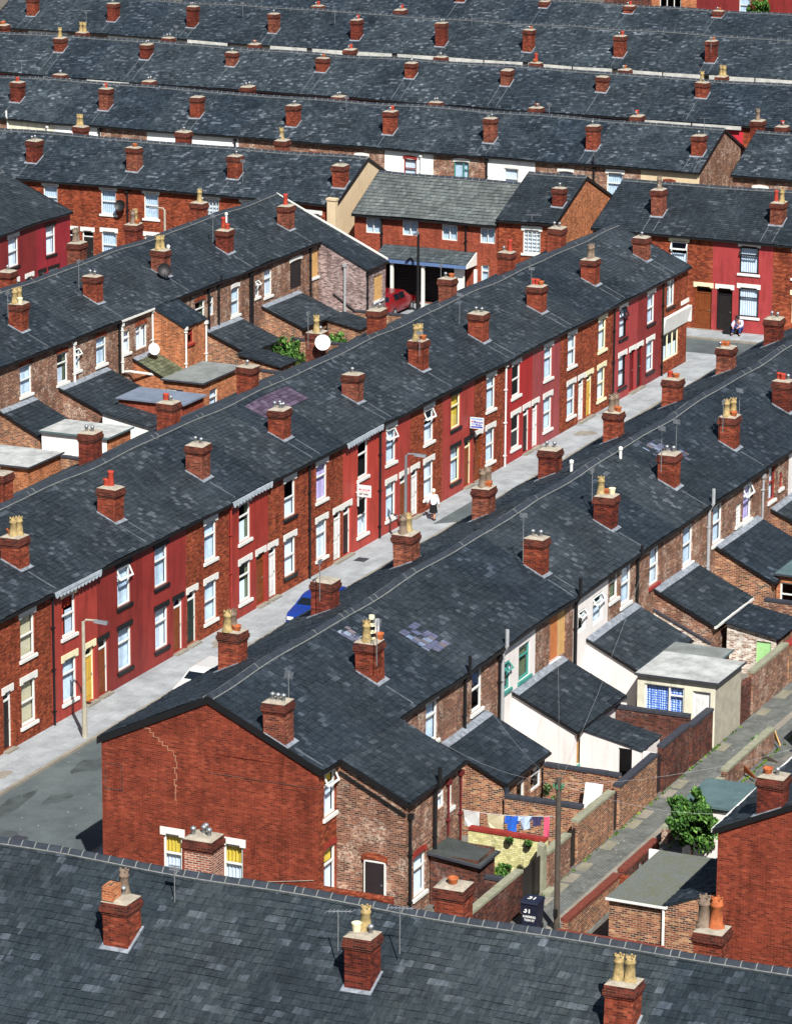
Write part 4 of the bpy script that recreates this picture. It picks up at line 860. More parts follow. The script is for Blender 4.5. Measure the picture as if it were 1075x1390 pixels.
# ================================================================ ROW K : red painted terrace at the left edge
KV0 = 102.1
KB = [168.9, 172.6, 176.2, 179.9, 183.7]
KS = [('pk1', [], 'maroon house roof corner at left edge', None), ('pk1', [], 'maroon house cut by the picture edge', None),
 ('pk1', [('w', 176.75, 177.85, 3.1, 4.75, dict(cur='net', lint='white', sl='black', style='sash')), ('w', 176.7, 177.8, .7, 2.2, dict(cur='net', lint='white', style='top')), ('d', 178.6, 179.4, .15, 2.2, dict(leaf='darkdoor', lint='white'))], 'maroon house with white lintels and yellow alarm box', 178.72),
 ('pk2', [('w', 180.95, 182.0, 3.05, 4.65, dict(cur='net', sl='black', lint='black', style='top')), ('w', 181.2, 182.3, .7, 2.2, dict(cur='net', lint='black', style='top')), ('d', 180.05, 180.8, .15, 2.2, dict(leaf='reddoor', lint='black'))], 'magenta red end house beside yellow alarm box', 180.6)]
for i, (p, ops, d, al) in enumerate(KS):
    H = make_house('terraced_house', f'{d}, {ORD[i]} in the short left terrace', A, KB[i], KB[i+1], KV0, 106.5, 110.9, 5.15, 7.1, 'houses of the short left terrace', p, ops, tiles='f', ends=(1 if i == 0 else 0, 1 if i == 3 else 0), endmat='brick_front', ridge=.5)
    if al: alarm(H.th, A, KV0, al, 3.2 if i == 2 else 3.7, 'yellow', .3, .42)
    if i == 3: chimney(H, 180.1, 108.2, [('tall', .3, .5)], side='b', ztop=7.2, flash=False)
# ================================================================ rows lying across (facing the camera)
def wy(y0, y1, c, d, **k): return ('w', -y0, -y1, c, d, k)
def slope_pt(H, px, py): return aPl(px, py, (-H.k, 0, 1), H.zr-H.k*H.vr)
def brow(nm, grp, where, ys, v0, vr, v1, ze, zr, mats, wins, chims=(), rear=(), rmat='slate_far', ends=(1, 1), endmat='brick_old', ov=.18, gut='black', lint=None, desc=None, descs=None, exp=.2, w=.27, potsets=None, rearpots=None, ridge=.8, arials=()):
    out = []
    for i in range(len(ys)-1):
        a, b = -ys[i], -ys[i+1]; mt = mats[i % len(mats)]
        ops = [q for q in wins if a < (q[1]+q[2])/2 < b]
        d = (descs or {}).get(i) or desc
        H = make_house(nm, f'{d}, {ORD[i]} from left {where}', B, a, b, v0, vr, v1, ze, zr, grp, mt, ops, tiles='f', ends=(ends[0] if i == 0 else 0, ends[1] if i == len(ys)-2 else 0), endmat=endmat, rmat=rmat, ov=ov, gut=gut, ridge=ridge, exp=exp, w=w)
        out.append(H)
    def at(y):
        for H in out:
            if H.u0-.3 <= -y <= H.u1+.3: return H
        return out[0] if -y < out[0].u0 else out[-1]
    for j, (px, py) in enumerate(chims):
        p = slope_pt(out[0], px, py); H = at(p.y)
        chimney(H, -p.y-.7, p.x, (potsets or {}).get(j, RND.choice((['metal'], ['metal', 'metal'], ['squat', 'metal'], ['red', 'metal'], []))), su=.7, sv=.72, ztop=out[0].zr+.02, streak=RND.choice((1, 2)))
    for j, (px, py) in enumerate(rear):
        p = aZ(px, py, zr+.0); H = at(p.y)
        chimney(H, -p.y-.35, min(p.x, v1-1.1)-.2 if p.x > vr+1 else vr+1.3, (rearpots or {}).get(j, RND.choice((['squat', 'metal'], ['metal', 'metal'], ['squat', 'squat'], ['red', 'metal']))), ztop=zr+.12, side='b', flash=False)
    for px, py, h, kd in arials:
        p = aZ(px, py, zr+.1); aerial(at(p.y).th, B, -p.y, p.x, zr+.1, h, kd)
    return out
yy = lambda s, n, d: [s-d*i for i in range(n+1)]
# first row across: red brick fronts
ops1 = [wy(108.4, 107.45, 3.46, 4.9, lint='white', sl='white', cur='netblue'), wy(108.4, 107.45, .8, 2.4, lint='white', sl='white', cur='netblue'), ('d', -106.95, -106.2, .1, 2.35, dict(leaf='darkdoor', lint='white')),
 ('d', -105.85, -105.1, .1, 2.35, dict(leaf='darkdoor', lint='white')), wy(104.55, 103.55, 3.46, 4.9, lint='white', sl='white', cur='netblue'), wy(104.55, 103.55, .8, 2.4, lint='white', sl='white', cur='netblue'),
 wy(101.7, 100.75, 3.42, 4.9, lint='white', sl='white', cur='netblue'), wy(101.7, 100.75, .8, 2.4, lint='white', sl='white', cur='net'), wy(97.7, 96.8, 3.5, 4.9, style='grid', lint='white', sl='white', cur='netblue'), wy(95.4, 94.4, 3.5, 4.9, lint='white', sl='white', cur='net'), wy(91.4, 90.3, 3.3, 4.55, lint='white', sl='white', cur='half', style='top')]
F1 = brow('terraced_house', 'houses of the red brick terrace', 'in the red brick terrace', [116.3, 112.9, 109.55, 106.2, 102.8, 99.5, 96.1, 92.72, 89.35], 191.9, 196.2, 200.5, 5.2, 7.21, ['brick_front'], ops1,
 chims=[(50, 221), (187, 234), (324, 245), (467, 256)], rear=[(108, 174), (246, 184), (382, 194)], ends=(0, 1), endmat='tan', descs={2: 'brick house with black satellite dish neighbour and two doors', 3: 'brick house with yellow alarm box and round black dish', 4: 'brick house above the small street lamp', 7: 'brick end house with tan rendered gable'}, desc='slate roofed brick house', potsets={0: ['metal', 'metal'], 1: ['squat'], 2: ['metal'], 3: ['metal']}, rearpots={0: [('tall', .3, .5), ('tall', .5, .5)], 1: ['metal'], 2: [('tall', .4, .5), 'metal']}, arials=[(330, 232, .7, 1)])
alarm(F1[3].th, B, 191.9, -105.35, 3.55, 'yellow', .3, .3); dish(F1[3].th, B, -103.1, 191.55, 4.1, .33, 'black', (-.9, -.2, .3)); pipe(F1[4].th, B, 191.9, -102.75, .1, 5.0)
m = MB(B); m.box(-89.75, -89.22, 191.55, 191.88, 0, 5.5); m.box(-89.8, -89.18, 191.5, 191.93, 5.505, 5.62); m.build('gable_parapet', M['tan'], F1[7].th)
patch(F1[6], (0, 0), (0, 0), 'slate_purple') if 0 else None
# second row across: mixed backs
px2 = [-130, -62, 10, 75, 137, 200, 261, 324, 390, 457, 522, 588, 661, 726, 795, 869, 938]
ys2 = [-colu(B, p, 211.4, 4.6) for p in px2]; ys2[-1] = 74.4
mats2 = ['brick_old', 'brick_old', 'creamwall', 'whitewall2', 'brick_old', 'whitewall2', 'whitewall2', 'brick_old', 'brick_old', 'brick_old', 'whitewall2', 'brick_old', 'whitewall2', 'brick_old', 'brick_old', 'tan']
def wpx(a, b, v, z0, z1, **k):
    return ('w', colu(B, a, v, (z0+z1)/2), colu(B, b, v, (z0+z1)/2), z0, z1, k)
ops2 = [wpx(20, 29, 211.4, 3.9, 4.5, style='top'), wpx(50, 68, 211.4, 3.4, 4.3, style='two'), wpx(82, 98, 211.4, 3.4, 4.25, style='two'), wpx(150, 161, 211.4, 3.5, 4.4, style='top'), wpx(172, 190, 211.4, 3.4, 4.3, style='two', cur='dark'), wpx(208, 216, 211.4, 3.6, 4.3, cur='dark', style='top'), wpx(218.5, 226, 211.4, 3.6, 4.3, cur='dark', style='top'), wpx(286, 302, 211.4, 3.4, 4.3, cur='netblue', style='top'), wpx(332, 350, 211.4, 3.4, 4.2, cur='dark', style='two'), wpx(416, 437, 211.4, 3.4, 4.35, cur='dark', style='top', lint='arch'), wpx(482, 500, 211.4, 3.4, 4.5, cur='netblue', lint='archwhite'),
 wpx(548, 565, 211.4, 3.4, 4.6, cur='net', fm='redtrim', lint='redarch'), wpx(616, 636, 211.4, 3.3, 4.7, cur='netblue', fm='teal', lint='archwhite', style='side'), wpx(684, 703, 211.4, 3.2, 4.5, cur='net', lint='archwhite'), wpx(757, 777, 211.4, 3.3, 4.6, cur='netblue', fm='pipegrey', lint='archwhite'), wpx(823, 845, 211.4, 2.9, 4.7, cur='netblue', lint='white', style='top'), wpx(900, 915, 211.4, 3.5, 4.4, cur='net', lint='arch')]
F2 = brow('terraced_house', 'houses of the second terrace across', 'in the mixed white and brown backs', ys2, 211.4, 215.7, 220., 5.2, 7.22, mats2, ops2, chims=[(27, 140), (147, 151), (271, 161), (402, 173), (533, 184), (670, 195), (809, 205), (952, 213)], rear=[(80, 104), (201, 113), (327, 124), (451, 133), (581, 144), (717, 154), (854, 164)], ends=(0, 1), endmat='brick_old', desc='slate roofed house', descs={2: 'cream backed house', 3: 'white backed house', 5: 'white backed house', 6: 'white backed house', 10: 'white backed house with red window frame', 11: 'brown house with teal window', 12: 'white backed house', 15: 'tan backed gable end house'}, potsets={0: ['red'], 6: ['metal']}, arials=[(955, 178, .8, 0), (745, 150, .4, 1), (470, 140, .4, 1)])
for px, i in ((12, 2), (66, 3), (136, 4), (320, 7), (661, 12), (572, 10), (806, 14)):
    u = colu(B, px, 211.4, 4.5); pipe(F2[i].th, B, 211.4, u, .2, 5.0, 'white' if px in (12, 66, 572) else 'black', .06, stack=.7 if px in (806, 12) else 0)
F2b = brow('terraced_house', 'houses of the right hand terrace stub', 'in the stub terrace at right edge', [72.3, 68.9, 65.5, 62.1], 211.4, 215.7, 220., 5.2, 7.22, ['brick_old'], [wpx(1021, 1041, 211.4, 3.4, 4.45, cur='dark', style='two', lint='archwhite')], rear=[(1054, 178)], ends=(1, 0), endmat='brick_old', desc='brown brick house with dark slate roof')
chimney(F2b[0], -75.3+1.9, 217.6, [('talls', .5, .5)], ztop=7.6, side='b', flash=False)
# third row
ys3 = yy(81.35+3.435*16, 22, 3.435)
F3 = brow('terraced_house', 'houses of the third terrace across', 'in the pink red terrace', ys3, 229.6, 234., 238.4, 5.2, 7.345, ['pf', 'brick_front', 'pk1', 'brick_front'], [wy(73.4, 72.5, 3.4, 4.8, lint='white', sl='white'), wy(69.5, 68.5, 3.4, 4.8, lint='white')], chims=[(86, 72), (202, 81), (319, 90), (441, 99), (562, 108), (692, 117), (822, 125), (957, 134)], rear=[(3, 35), (112, 44), (229, 53), (345, 62), (469, 72), (590, 81), (719, 90), (847, 97), (979, 106)], desc='slate roofed terraced house', potsets={0: [('tall', .4, .5)], 7: [('tall', .4, .5), 'metal'], 3: ['squat', 'metal']}, rearpots={1: [('tall', .3, .5), ('tall', .7, .5)], 6: ['redtall', 'squat'], 8: [('tall', .4, .5), ('tall', .7, .5)]}, arials=[(30, 88, .3, 0)])
ys4 = yy(87.6+3.44*17, 22, 3.44)
F4 = brow('terraced_house', 'houses of the fourth terrace across', 'in the fourth terrace across', ys4, 250.6, 255.2, 259.8, 5.2, 7.35, ['brick_old', 'whitewall2', 'brick_old', 'whitewall2', 'whitewall2', 'brick_old', 'creamwall', 'whitewall2'], [], chims=[(48, 22), (157, 30), (265, 39), (376, 46), (488, 55), (603, 64), (721, 72), (845, 79), (969, 86)], rear=[(150, 3), (417, 13), (527, 21)], desc='slate roofed terraced house', arials=[(965, 60, .5, 1), (118, 40, 1.4, 0), (240, 50, .8, 1), (330, 12, .5, 1), (455, 20, .4, 1), (640, 27, .4, 0)])
for H in F3[::1]:
    if RND.random() < .35: m = MB(B); e0 = H.v0-H.ov; m.box(H.u0+.05, H.u1-RND.choice((.05, 1.2)), e0-.115, e0-.085, H.ze-.3, H.ze-.06); m.build('fascia_board', M['dullwhite'], H.th)
for i_, H in enumerate(F4):
    if RND.random() < (.75 if i_ > 8 else .4): m = MB(B); e0 = H.v0-H.ov; m.box(H.u0+.05, H.u1-RND.choice((.05, .4, .05)), e0-.115, e0-.085, H.ze-.3-RND.uniform(0, .14), H.ze-.02); m.build('fascia_board', M['dullwhite'], H.th)
ys5 = yy(93.1+3.45*13, 19, 3.45)
F5 = brow('terraced_house', 'houses of the topmost long terrace', 'in the topmost long terrace', ys5, 266.1, 270.5, 274.9, 5.1, 7.1, ['brick_front', 'p17'], [], chims=[(629, 4), (743, 11), (857, 18), (978, 24)], desc='slate roofed terraced house')
ops6 = [wpx(895, 924, 297, 3.3, 4.7, style='three', cur='dark'), wpx(1003, 1018, 297, 3.4, 4.8, cur='netblue', lint='white', sl='white')]
px6 = [820, 884, 945, 993, 1030, 1075]
ys6 = [-colu(B, p, 297, 4.) for p in px6]
F6 = brow('terraced_house', 'houses along the top right edge', 'along the top right picture edge', ys6, 297., 301.5, 306, 5.3, 7.3, ['brick_dark', 'brick_orange', 'pk1', 'pk1', 'p18'], ops6, desc='house whose wall shows above the last roof ridge')
# right hand red houses
yb = [-colu(B, p, 191.5, 3.) for p in (966.5, 1048)]
opsR = [wy(68.95, 67.95, 3.45, 4.85, style='open', lint='cream', sl='white', cur='half'), wy(69.1, 68.2, .9, 2.4, style='top', lint='cream', sl='white', cur='netblue'), ('d', -67.45, -66.5, .12, 2.45, dict(leaf='wood', fm='wood', lint='cream')), ('d', -66.2, -65.3, .12, 2.45, dict(leaf='darkdoor', fm='black', lint='white')), wy(64.95, 63.85, 3.4, 4.9, fm='black', style='open', lint='white', sl='white', cur='net'), wy(64.95, 63.8, 1., 2.6, fm='black', style='top', lint='white', sl='white', cur='net'), wy(61.9, 61.1, 3.4, 4.9, fm='blue', cur='netblue', lint='white', sl='white'), wy(61.9, 60.8, .9, 2.5, fm='cream', cur='yellow', lint='cream')]
FR = brow('terraced_house', 'houses facing the end of the street', 'in the right hand terrace facing the street end', [73.5, 70.1, yb[0], yb[1], yb[1]-3.4, yb[1]-6.8], 191.5, 196.2, 200.9, 5.2, 7.2, ['brick_front', 'brick_front', 'prr', 'brick_front', 'p1'], opsR, chims=[(900, 296), (1061, 307)], ends=(1, 0), endmat='brick_front', descs={1: 'brick house with cream lintels and brown door', 2: 'cherry red house with person sitting outside', 3: 'brick house with blue window frame'}, desc='slate roofed brick house', potsets={0: [('talls', .5, .4), 'metal'], 1: [('redtall', .3, .5), ('tall', .8, .4)]}, rmat='slate', ridge=.7)
# slate roofed house with the orange brick gable
FS = brow('detached_house', None, 'beside the carport', [79.25, 75.8], 191.7, 196.2, 200.8, 5.2, 7.18, ['brick_front'], [wy(77.75, 76.7, 3.4, 4.7, style='grid', lint='white', sl='white', cur='net')], ends=(1, 1), endmat='brick_orange', rmat='slate', desc='slate roofed house with orange brick gable')[0]
FS.th['label'] = 'slate roofed house with orange brick gable and georgian window'
chimney(FS, -76.6, 193.1, ['metal'], su=.6, sv=.6, ztop=6.9, streak=0); aerial(FS.th, B, -77.2, 191.6, 5.1, .5, 0)
# modern house with carport
z_r = aX(597, 240, 195.2).z; z_e = aX(576, 297.5, 191.5).z; yl = aX(479, 290, 191.5).y
def wq(a, b, t, bt, **k):
    p = aX(a, t, 191.75); q = aX(b, bt, 191.75); return ('w', -p.y, -q.y, q.z, p.z, k)
opsM = [wq(497, 517, 294, 317, style='two', cur='netblue'), wq(546.5, 567.5, 299, 321, style='two', cur='netblue'), wq(600, 621, 304, 327, style='two', cur='netblue'), wq(652, 672, 308, 331, style='two', cur='netblue'), wq(653, 663.5, 359, 384, style='top', cur='netblue')]
g0 = aX(524, 362, 191.75); g1 = aX(616, 372, 191.75); opsM.append(('h', -g0.y, -g1.y, .05, 2.2))
FM = make_house('modern_house', 'modern brick house with grey tiled roof and dark double carport', B, -yl, -79.3, 191.75, 195.2, 198.9, z_e, z_r, None, 'brick_fm', opsM, tiles='f', ends=(1, 0), rmat='tile_grey', ov=.25, lift=.04, exp=.3, w=.3, endmat='brick_fm')
p = aX(522, 331, 191.75); q = aX(646, 342, 191.75); zc = (p.z+q.z)/2; r0 = aX(510, 349.5, 190.3); r1 = aX(637, 361, 190.3); ze = (r0.z+r1.z)/2
m = MB(B); slab(m, -p.y, -q.y, 190.3, ze, 191.74, zc, -.08, -.006); slates(m, -p.y, -q.y, 190.3, ze, 191.74, zc, .3, .3); o = m.build('carport_roof', M['tile_grey'], FM.th, uv=False)
m = MB(B); m.box(-p.y, -q.y+.02, 190.2, 190.32, ze-.2, ze-.02); m.build('carport_fascia', M['blue'], o)
m = MB(B); uu = -q.y+.02; m.hexa([(uu, 190.32, ze-.2), (uu+.05, 190.32, ze-.2), (uu+.05, 191.74, ze-.2), (uu, 191.74, ze-.2)], [(uu, 190.32, ze), (uu+.05, 190.32, ze), (uu+.05, 191.74, zc), (uu, 191.74, zc)])
m.build('carport_gable', M['white'], o)
for px in (532, 574, 645): m = MB(B); u = colu(B, px, 190.4, 1.2); m.box(u-.08, u+.08, 190.34, 190.5, 0, ze-.2); m.build('carport_post', M['white'], o)
m = MB(B); u = colu(B, 623, 190.7, 1.2); m.box(u-.3, u+.3, 190.7, 190.8, 0, ze-.1); m.build('carport_panel', M['white'], o)
m = MB(B); m.box(-g0.y, -g1.y, 192.3, 192.36, 0, 2.3)
for k in range(12): m.box(-g0.y, -g1.y, 192.27, 192.298, .1+k*.18, .24+k*.18)
m.build('garage_door', M['darkboard'], FM.th)
for px, z in ((525, 0), (632, 0)):
    t = aX(px, 305 if px < 600 else 316, 191.75); alarm(FM.th, B, 191.75, -t.y, t.z-.15, 'yellow', .3, .4)
for px in (519, 633): u = colu(B, px, 191.75, 3.); pipe(FM.th, B, 191.75, u, .1, z_e-.1)
# ================================================================ ROW F : the roof at the foot of the picture
c1 = aPl(173, 1289, (-1.9/4.04, 0, 1), 7.1-1.9/4.04*86.5)
FB = [c1.y-.35+3.6*k for k in (3, 2, 1, 0, -1, -2, -3, -4, -5)]
FF = []
for i in range(8):
    H = make_house('terraced_house', f'near slate roof with bold ridge tiles, {ORD[i]} from left at bottom edge', B, -FB[i], -FB[i+1], 79.4, 86.5, 90.4, 7.1-1.9/4.04*7.24, 7.1, 'houses along the bottom edge', 'brick_front', [], tiles='fb', rmat='slate_near', ridge=1, exp=.25, w=.3, ends=(1 if i == 0 else 0, 1 if i == 7 else 0))
    FF.append(H)
chimney(FF[3], -c1.y-.72, c1.x, ['metal', ('talls', .35, .85)], sv=.8, ztop=7.15, streak=0)
m = MB(B); u = -c1.y-.72; m.rings(u-.03, u+.3, c1.x-.03, c1.x+.45, [(0, 7.1, 0), (0, 7.5, 0), (-.12, 7.5, 1), (-.12, 7.3, 1)]); m.build('chimney_top_rebuild', [M['brick_orange'], M['sootpot']], FF[3].th)
chimney(FF[5], -c1.y-.72+7.15, c1.x, [('tall', .5, .75), ('yellow', .25, .5), ('metal', .8, .5)], ztop=7.15, streak=0)
chimney(FF[7], -c1.y-.72+14.4, c1.x, [('tall', .35, .5), ('tall', .75, .5)], ztop=7.2, streak=0)
aerial(FF[3].th, B, -c1.y+.5, 85.5, 7.1, .6, 1); aerial(FF[5].th, B, -c1.y+6.0, 84.2, 7.1, .6, 0); aerial(FF[5].th, B, -c1.y+7.6, 84.6, 7.2, .7, 0)
for j, (px, py, pots) in enumerate([(273, 1148, ['metal', 'metal', ('metal', .2, .3), ('metal', .75, .4)]), (613, 1190, [('squat', .5, .4)]), (965, 1262, [('talls', .2, .5), ('tallt', .65, .5)])]):
    p = aX(px, py, 88.5); chimney(FF[(3, 5, 7)[j]], -p.y-.4, 88.3, pots, su=.8, sv=.75, ztop=(7.3, 7.1, 7.05)[j], side='b', flash=False, psc=(1., 1.2, 1.25)[j], mats=[M['stack_pale'], M['stack_top'], M['mortar']] if j == 0 else None)
# ================================================================ ROW P : red gable at lower right
PB = [101.0+3.6*k for k in range(6)]
PH = []
for i in range(5):
    H = make_house('terraced_house', 'brick end house with big red gable at the lower right' if i == 0 else f'house seen only by its dark roof slope, {ORD[i]} behind the right gable', A, PB[i], PB[i+1], 26.6, 30.5, 34.4, 5.2, 7.1, 'houses of the lower right terrace', 'brick_front', [], tiles='b', ends=(1 if i == 0 else 0, 0), endmat='brick_gable', backmat='brick_old')
    m = MB(); m.box(PB[i], PB[i+1], 34.54, 34.62, 5.08, 5.2); m.build('rear_gutter', M['white'], H.th); PH.append(H)
y1 = aX(1027, 1090, 101.).y
chimney(PH[0], 101.02, y1-.75, ['squat', 'metal'], ztop=7.15, side='b', su=.72, sv=.75, streak=0)
# ================================================================ ground, streets
def sheet(name, x0, x1, y0, y1, z, mat):
    m = MB(); m.face([(x0, y0, z), (x1, y0, z), (x1, y1, z), (x0, y1, z)]); return struct(name, m, M[mat])
sheet('ground', -300, 900, -500, 700, 0, 'earth')
sheet('road', 40, 183.4, 57.25, 62.9, .004, 'tarmac'); sheet('road', 183.4, 189.3, 20, 150, .004, 'tarmac'); sheet('road', 40, 183.4, 95.2, 100.3, .004, 'tarmac'); sheet('road', 221.5, 228, 30, 150, .004, 'tarmac')
sheet('alley', 60, 183.4, 39.6, 42.2, .004, 'setts'); sheet('alley', 60, 183.4, 77., 78.8, .004, 'setts')
m = MB()
for k in range(26):
    x = 104.5+k*1.15; e = x+RND.uniform(.7, 1.1)
    if RND.random() < .55: m.face([(x, 41.72, .0085), (e, 41.74, .0085), (e, 42.12, .0085), (x, 42.14, .0085)], k % 2)
struct('path', m, [M['flag'], M['kerb']])
sheet('alley_channel', 60, 183.4, 40.75, 41.0, .0065, 'kerb')
sheet('yard', 92, 183.3, 42.42, 47.58, .004, 'yard'); sheet('yard', 100.5, 150, 34.5, 39.59, .004, 'yard'); sheet('yard', 140, 183.3, 78.9, 85.45, .004, 'yard'); sheet('yard', 202, 210.5, 60, 130, .004, 'yard')
sheet('forecourt', 185.4, 191.7, 79.5, 88.5, .008, 'pave')
def pavement(x0, x1, y0, y1, kside):
    m = MB(); k = .14
    a = [x0, x1, y0, y1]
    if kside == 'y0': m.box(x0, x1, y0+k, y1, 0, .1); n = MB(); n.box(x0, x1, y0, y0+k, 0, .104)
    elif kside == 'y1': m.box(x0, x1, y0, y1-k, 0, .1); n = MB(); n.box(x0, x1, y1-k, y1, 0, .104)
    else: m.box(x0+k, x1, y0, y1, 0, .1); n = MB(); n.box(x0, x0+k, y0, y1, 0, .104)
    struct('pavement', m, M['pave']); struct('kerb', n, M['kerb'])
pavement(60, 183.3, 62.9, 64.99, 'y0'); pavement(100.5, 180, 55.32, 57.25, 'y1'); pavement(189.3, 191.49, 55, 74.5, 'x0'); pavement(189.3, 191.6, 89.5, 112, 'x0'); pavement(150, 183.5, 100.3, 102.08, 'y0')
m = MB(); m.box(183.32, 185.6, 62.3, 66., 0, .098); struct('pavement', m, M['pave'])
m = MB(); m.face([(148, 62.95, .1055), (152.5, 62.95, .1055), (153.2, 63.8, .1055), (147.2, 63.8, .1055)]); m.face([(187, 64, .0085), (188.6, 64, .0085), (188.6, 66, .0085), (187, 66, .0085)]); struct('pavement_patch', m, M['tarmac'])
def blotch(name, cx, cy, rx, ry, z, mat):
    m = MB(); ph = RND.uniform(0, 6); pts = []
    for k in range(18):
        a = k*math.pi/9; r = 1+.28*math.sin(2*a+ph)+.16*math.sin(5*a+ph*2)+RND.uniform(-.08, .08); pts.append((cx+rx*r*math.cos(a), cy+ry*r*math.sin(a), z))
    m.face(pts); return struct(name, m, M[mat])
M['oil'] = m_ground('oily_tarmac', S(56, 62, 62), S(80, 88, 88), 1.6, 22.); M['patch'] = m_ground('newer_tarmac', S(70, 76, 78), S(58, 64, 66), 1., 24.)
for i, (x, y, a, b, mt) in enumerate(((106.6, 62.1, 1.5, .45, 'oil'), (103.5, 60.3, 1.1, .7, 'patch'), (108.2, 61.0, .7, .3, 'oil'), (101., 61.8, 2., .35, 'oil'), (186.4, 63.2, .9, .6, 'oil'), (112., 61.6, 1.1, .5, 'oil'))): blotch('road_patch', x, y, a, b, .0065+.0004*i, mt)
for i, (x, y, a, b) in enumerate(((109.2, 63.9, .5, .35), (127., 64.1, .8, .3), (166., 63.9, .7, .4))): blotch('pavement_patch', x, y, a, b, .1035+.0004*i, 'kerb')
m = MB()
for _ in range(150):
    x, y, z = RND.choice(((RND.uniform(100, 115), RND.uniform(57.5, 62.8), .012), (RND.uniform(105, 180), RND.uniform(63.1, 64.9), .112), (RND.uniform(104, 130), RND.uniform(40.4, 42.1), .014))); s = RND.uniform(.02, .06)
    m.face([(x, y, z), (x+s, y+s*.3, z+.01), (x+s*.8, y+s, z), (x-s*.2, y+s*.7, z+.012)])
o = m.build('litter', M['dullwhite']); o['kind'] = 'stuff'
# ================================================================ yard walls, gates, outbuildings
def ywall(x0, x1, y0, y1, h, mat, cop, label, name='yard_wall', group=None, ch=.09):
    m = MB(); m.box(x0, x1, y0, y1, 0, h); o = tag(m.build(name, M[mat]), label, 'wall', group)
    if cop:
        m = MB(); e = .03; lx = x1-x0 > y1-y0
        n = max(1, int(max(x1-x0, y1-y0)/.45))
        for i in range(n):
            t0, t1 = i/n, (i+1)/n; j = RND.uniform(0, .015)
            if lx: m.box(x0+(x1-x0)*t0+.004, x0+(x1-x0)*t1-.004, y0-e, y1+e, h+.001, h+ch+j)
            else: m.box(x0-e, x1+e, y0+(y1-y0)*t0+.004, y0+(y1-y0)*t1-.004, h+.001, h+ch+j)
        m.build('coping', M[cop], o)
    return o
ywall(100.2, 104.8, 42.2, 42.42, 1.36, 'brick_dark', 'copingpale', 'sooty alley wall with pale coping left of the numbered bin')
ywall(107.0, 108.95, 42.2, 42.42, 1.22, 'brick_old', 'copingpale', 'alley wall just right of the telegraph pole')
ywall(109.6, 112.95, 42.2, 42.42, 1.46, 'brick_mix', 'copingpale', 'alley wall with white paint splash and stone coping')
ywall(113.45, 117.15, 42.2, 42.42, 1.5, 'brick_mix', 'coping', 'orange brown alley wall with thick dark coping')
ywall(117.75, 120.45, 42.2, 42.42, 1.6, 'brick_dark', 'coping', 'dark alley wall beside the white shed')
ywall(120.75, 122.95, 42.2, 42.42, 1.46, 'brick_dark', 'coping', 'dark alley wall against the concrete flat roofed extension')
ywall(126.1, 127.2, 42.2, 42.42, 1.5, 'brick_dark', None, 'short dark wall right of the concrete extension')
ywall(127.45, 131.5, 42.2, 42.42, 1.6, 'brick_old', 'copingpale', 'brown alley wall with mossy coping by a plank gate')
ywall(131.7, 136.0, 42.2, 42.42, 1.5, 'brick_mix', 'redtrim', 'alley wall with red coping at the right edge')
ywall(136.3, 150., 42.2, 42.42, 1.5, 'brick_mix', 'coping', 'long alley wall running off the right edge')
ywall(107.3, 107.52, 42.43, 45.15, 1.52, 'brick_cream', 'redtrim', 'cream painted yard wall with red coping under the washing')
ywall(110.5, 110.72, 42.43, 45.2, 1.62, 'brick_mix', 'coping', 'yard wall with dark coping behind the washing line')
ywall(114.0, 114.22, 42.43, 45.2, 1.68, 'brick_mix', 'coping', 'yard wall with dark coping before the white yard')
ywall(121.0, 121.22, 42.43, 45.2, 1.72, 'brick_dark', 'coping', 'dark yard wall in front of the blue curtained window')
ywall(124.15, 124.37, 45.4, 45.6, 1.2, 'whitewall', None, 'low white wall stub behind the flat roof')
ywall(130.3, 130.52, 42.43, 45.1, 1.3, 'brick_mix', 'coping', 'yard wall right of the green door shed') if 0 else None
ywall(137.2, 137.42, 42.43, 45.1, 1.5, 'brick_old', 'coping', 'yard wall beside the white half glazed door')
p = aX(431, 1203, 100.75); q = aX(533, 1227, 100.75)
ywall(100.64, 100.86, q.y, p.y, p.z-.1, 'brick_gable', 'stackcop' if 0 else 'brick_front', 'red brick yard wall at the foot of the tall gable')
ywall(104.75, 104.95, 42.43, 43.7, .95, 'brick_dark', 'coping', 'low dark wall in the yard with the clay pot chimney')
# gates and posts
def gate(x0, x1, h, mat, label):
    m = MB(); n = int((x1-x0)/.12); w = (x1-x0)/n
    for i in range(n): m.box(x0+i*w+.004, x0+(i+1)*w-.004, 42.28, 42.32, .05, h+RND.uniform(-.02, .02))
    m.box(x0, x1, 42.325, 42.36, .3, .4); m.box(x0, x1, 42.325, 42.36, h-.35, h-.25); return tag(m.build('yard_gate', M[mat]), label, 'gate')
gate(104.85, 106.5, 1.34, 'darkdoor', 'dark plank yard gate behind the numbered bin'); gate(108.97, 109.58, 1.3, 'darkdoor', 'narrow dark gate between pale coped walls'); gate(112.97, 113.43, 1.35, 'darkboard', 'dark gate between pale and dark copings'); gate(117.17, 117.73, 1.4, 'darkboard', 'dark gate before the whitewashed shed'); gate(127.22, 127.43, 1.5, 'wood', 'brown plank gate beside the mossy coped wall')
m = MB(); m.hexa([(106.58, 42.2, 0), (106.9, 42.2, 0), (106.9, 42.45, 0), (106.58, 42.45, 0)], [(106.6, 42.22, 1.62), (106.88, 42.22, 1.62), (106.88, 42.43, 1.7), (106.6, 42.43, 1.7)]); m.box(106.5, 107.05, 41.9, 42.19, 0, .12, 0); tag(m.build('gate_post', M['copingpale']), 'pale mossy concrete gate post by the bin', 'post')
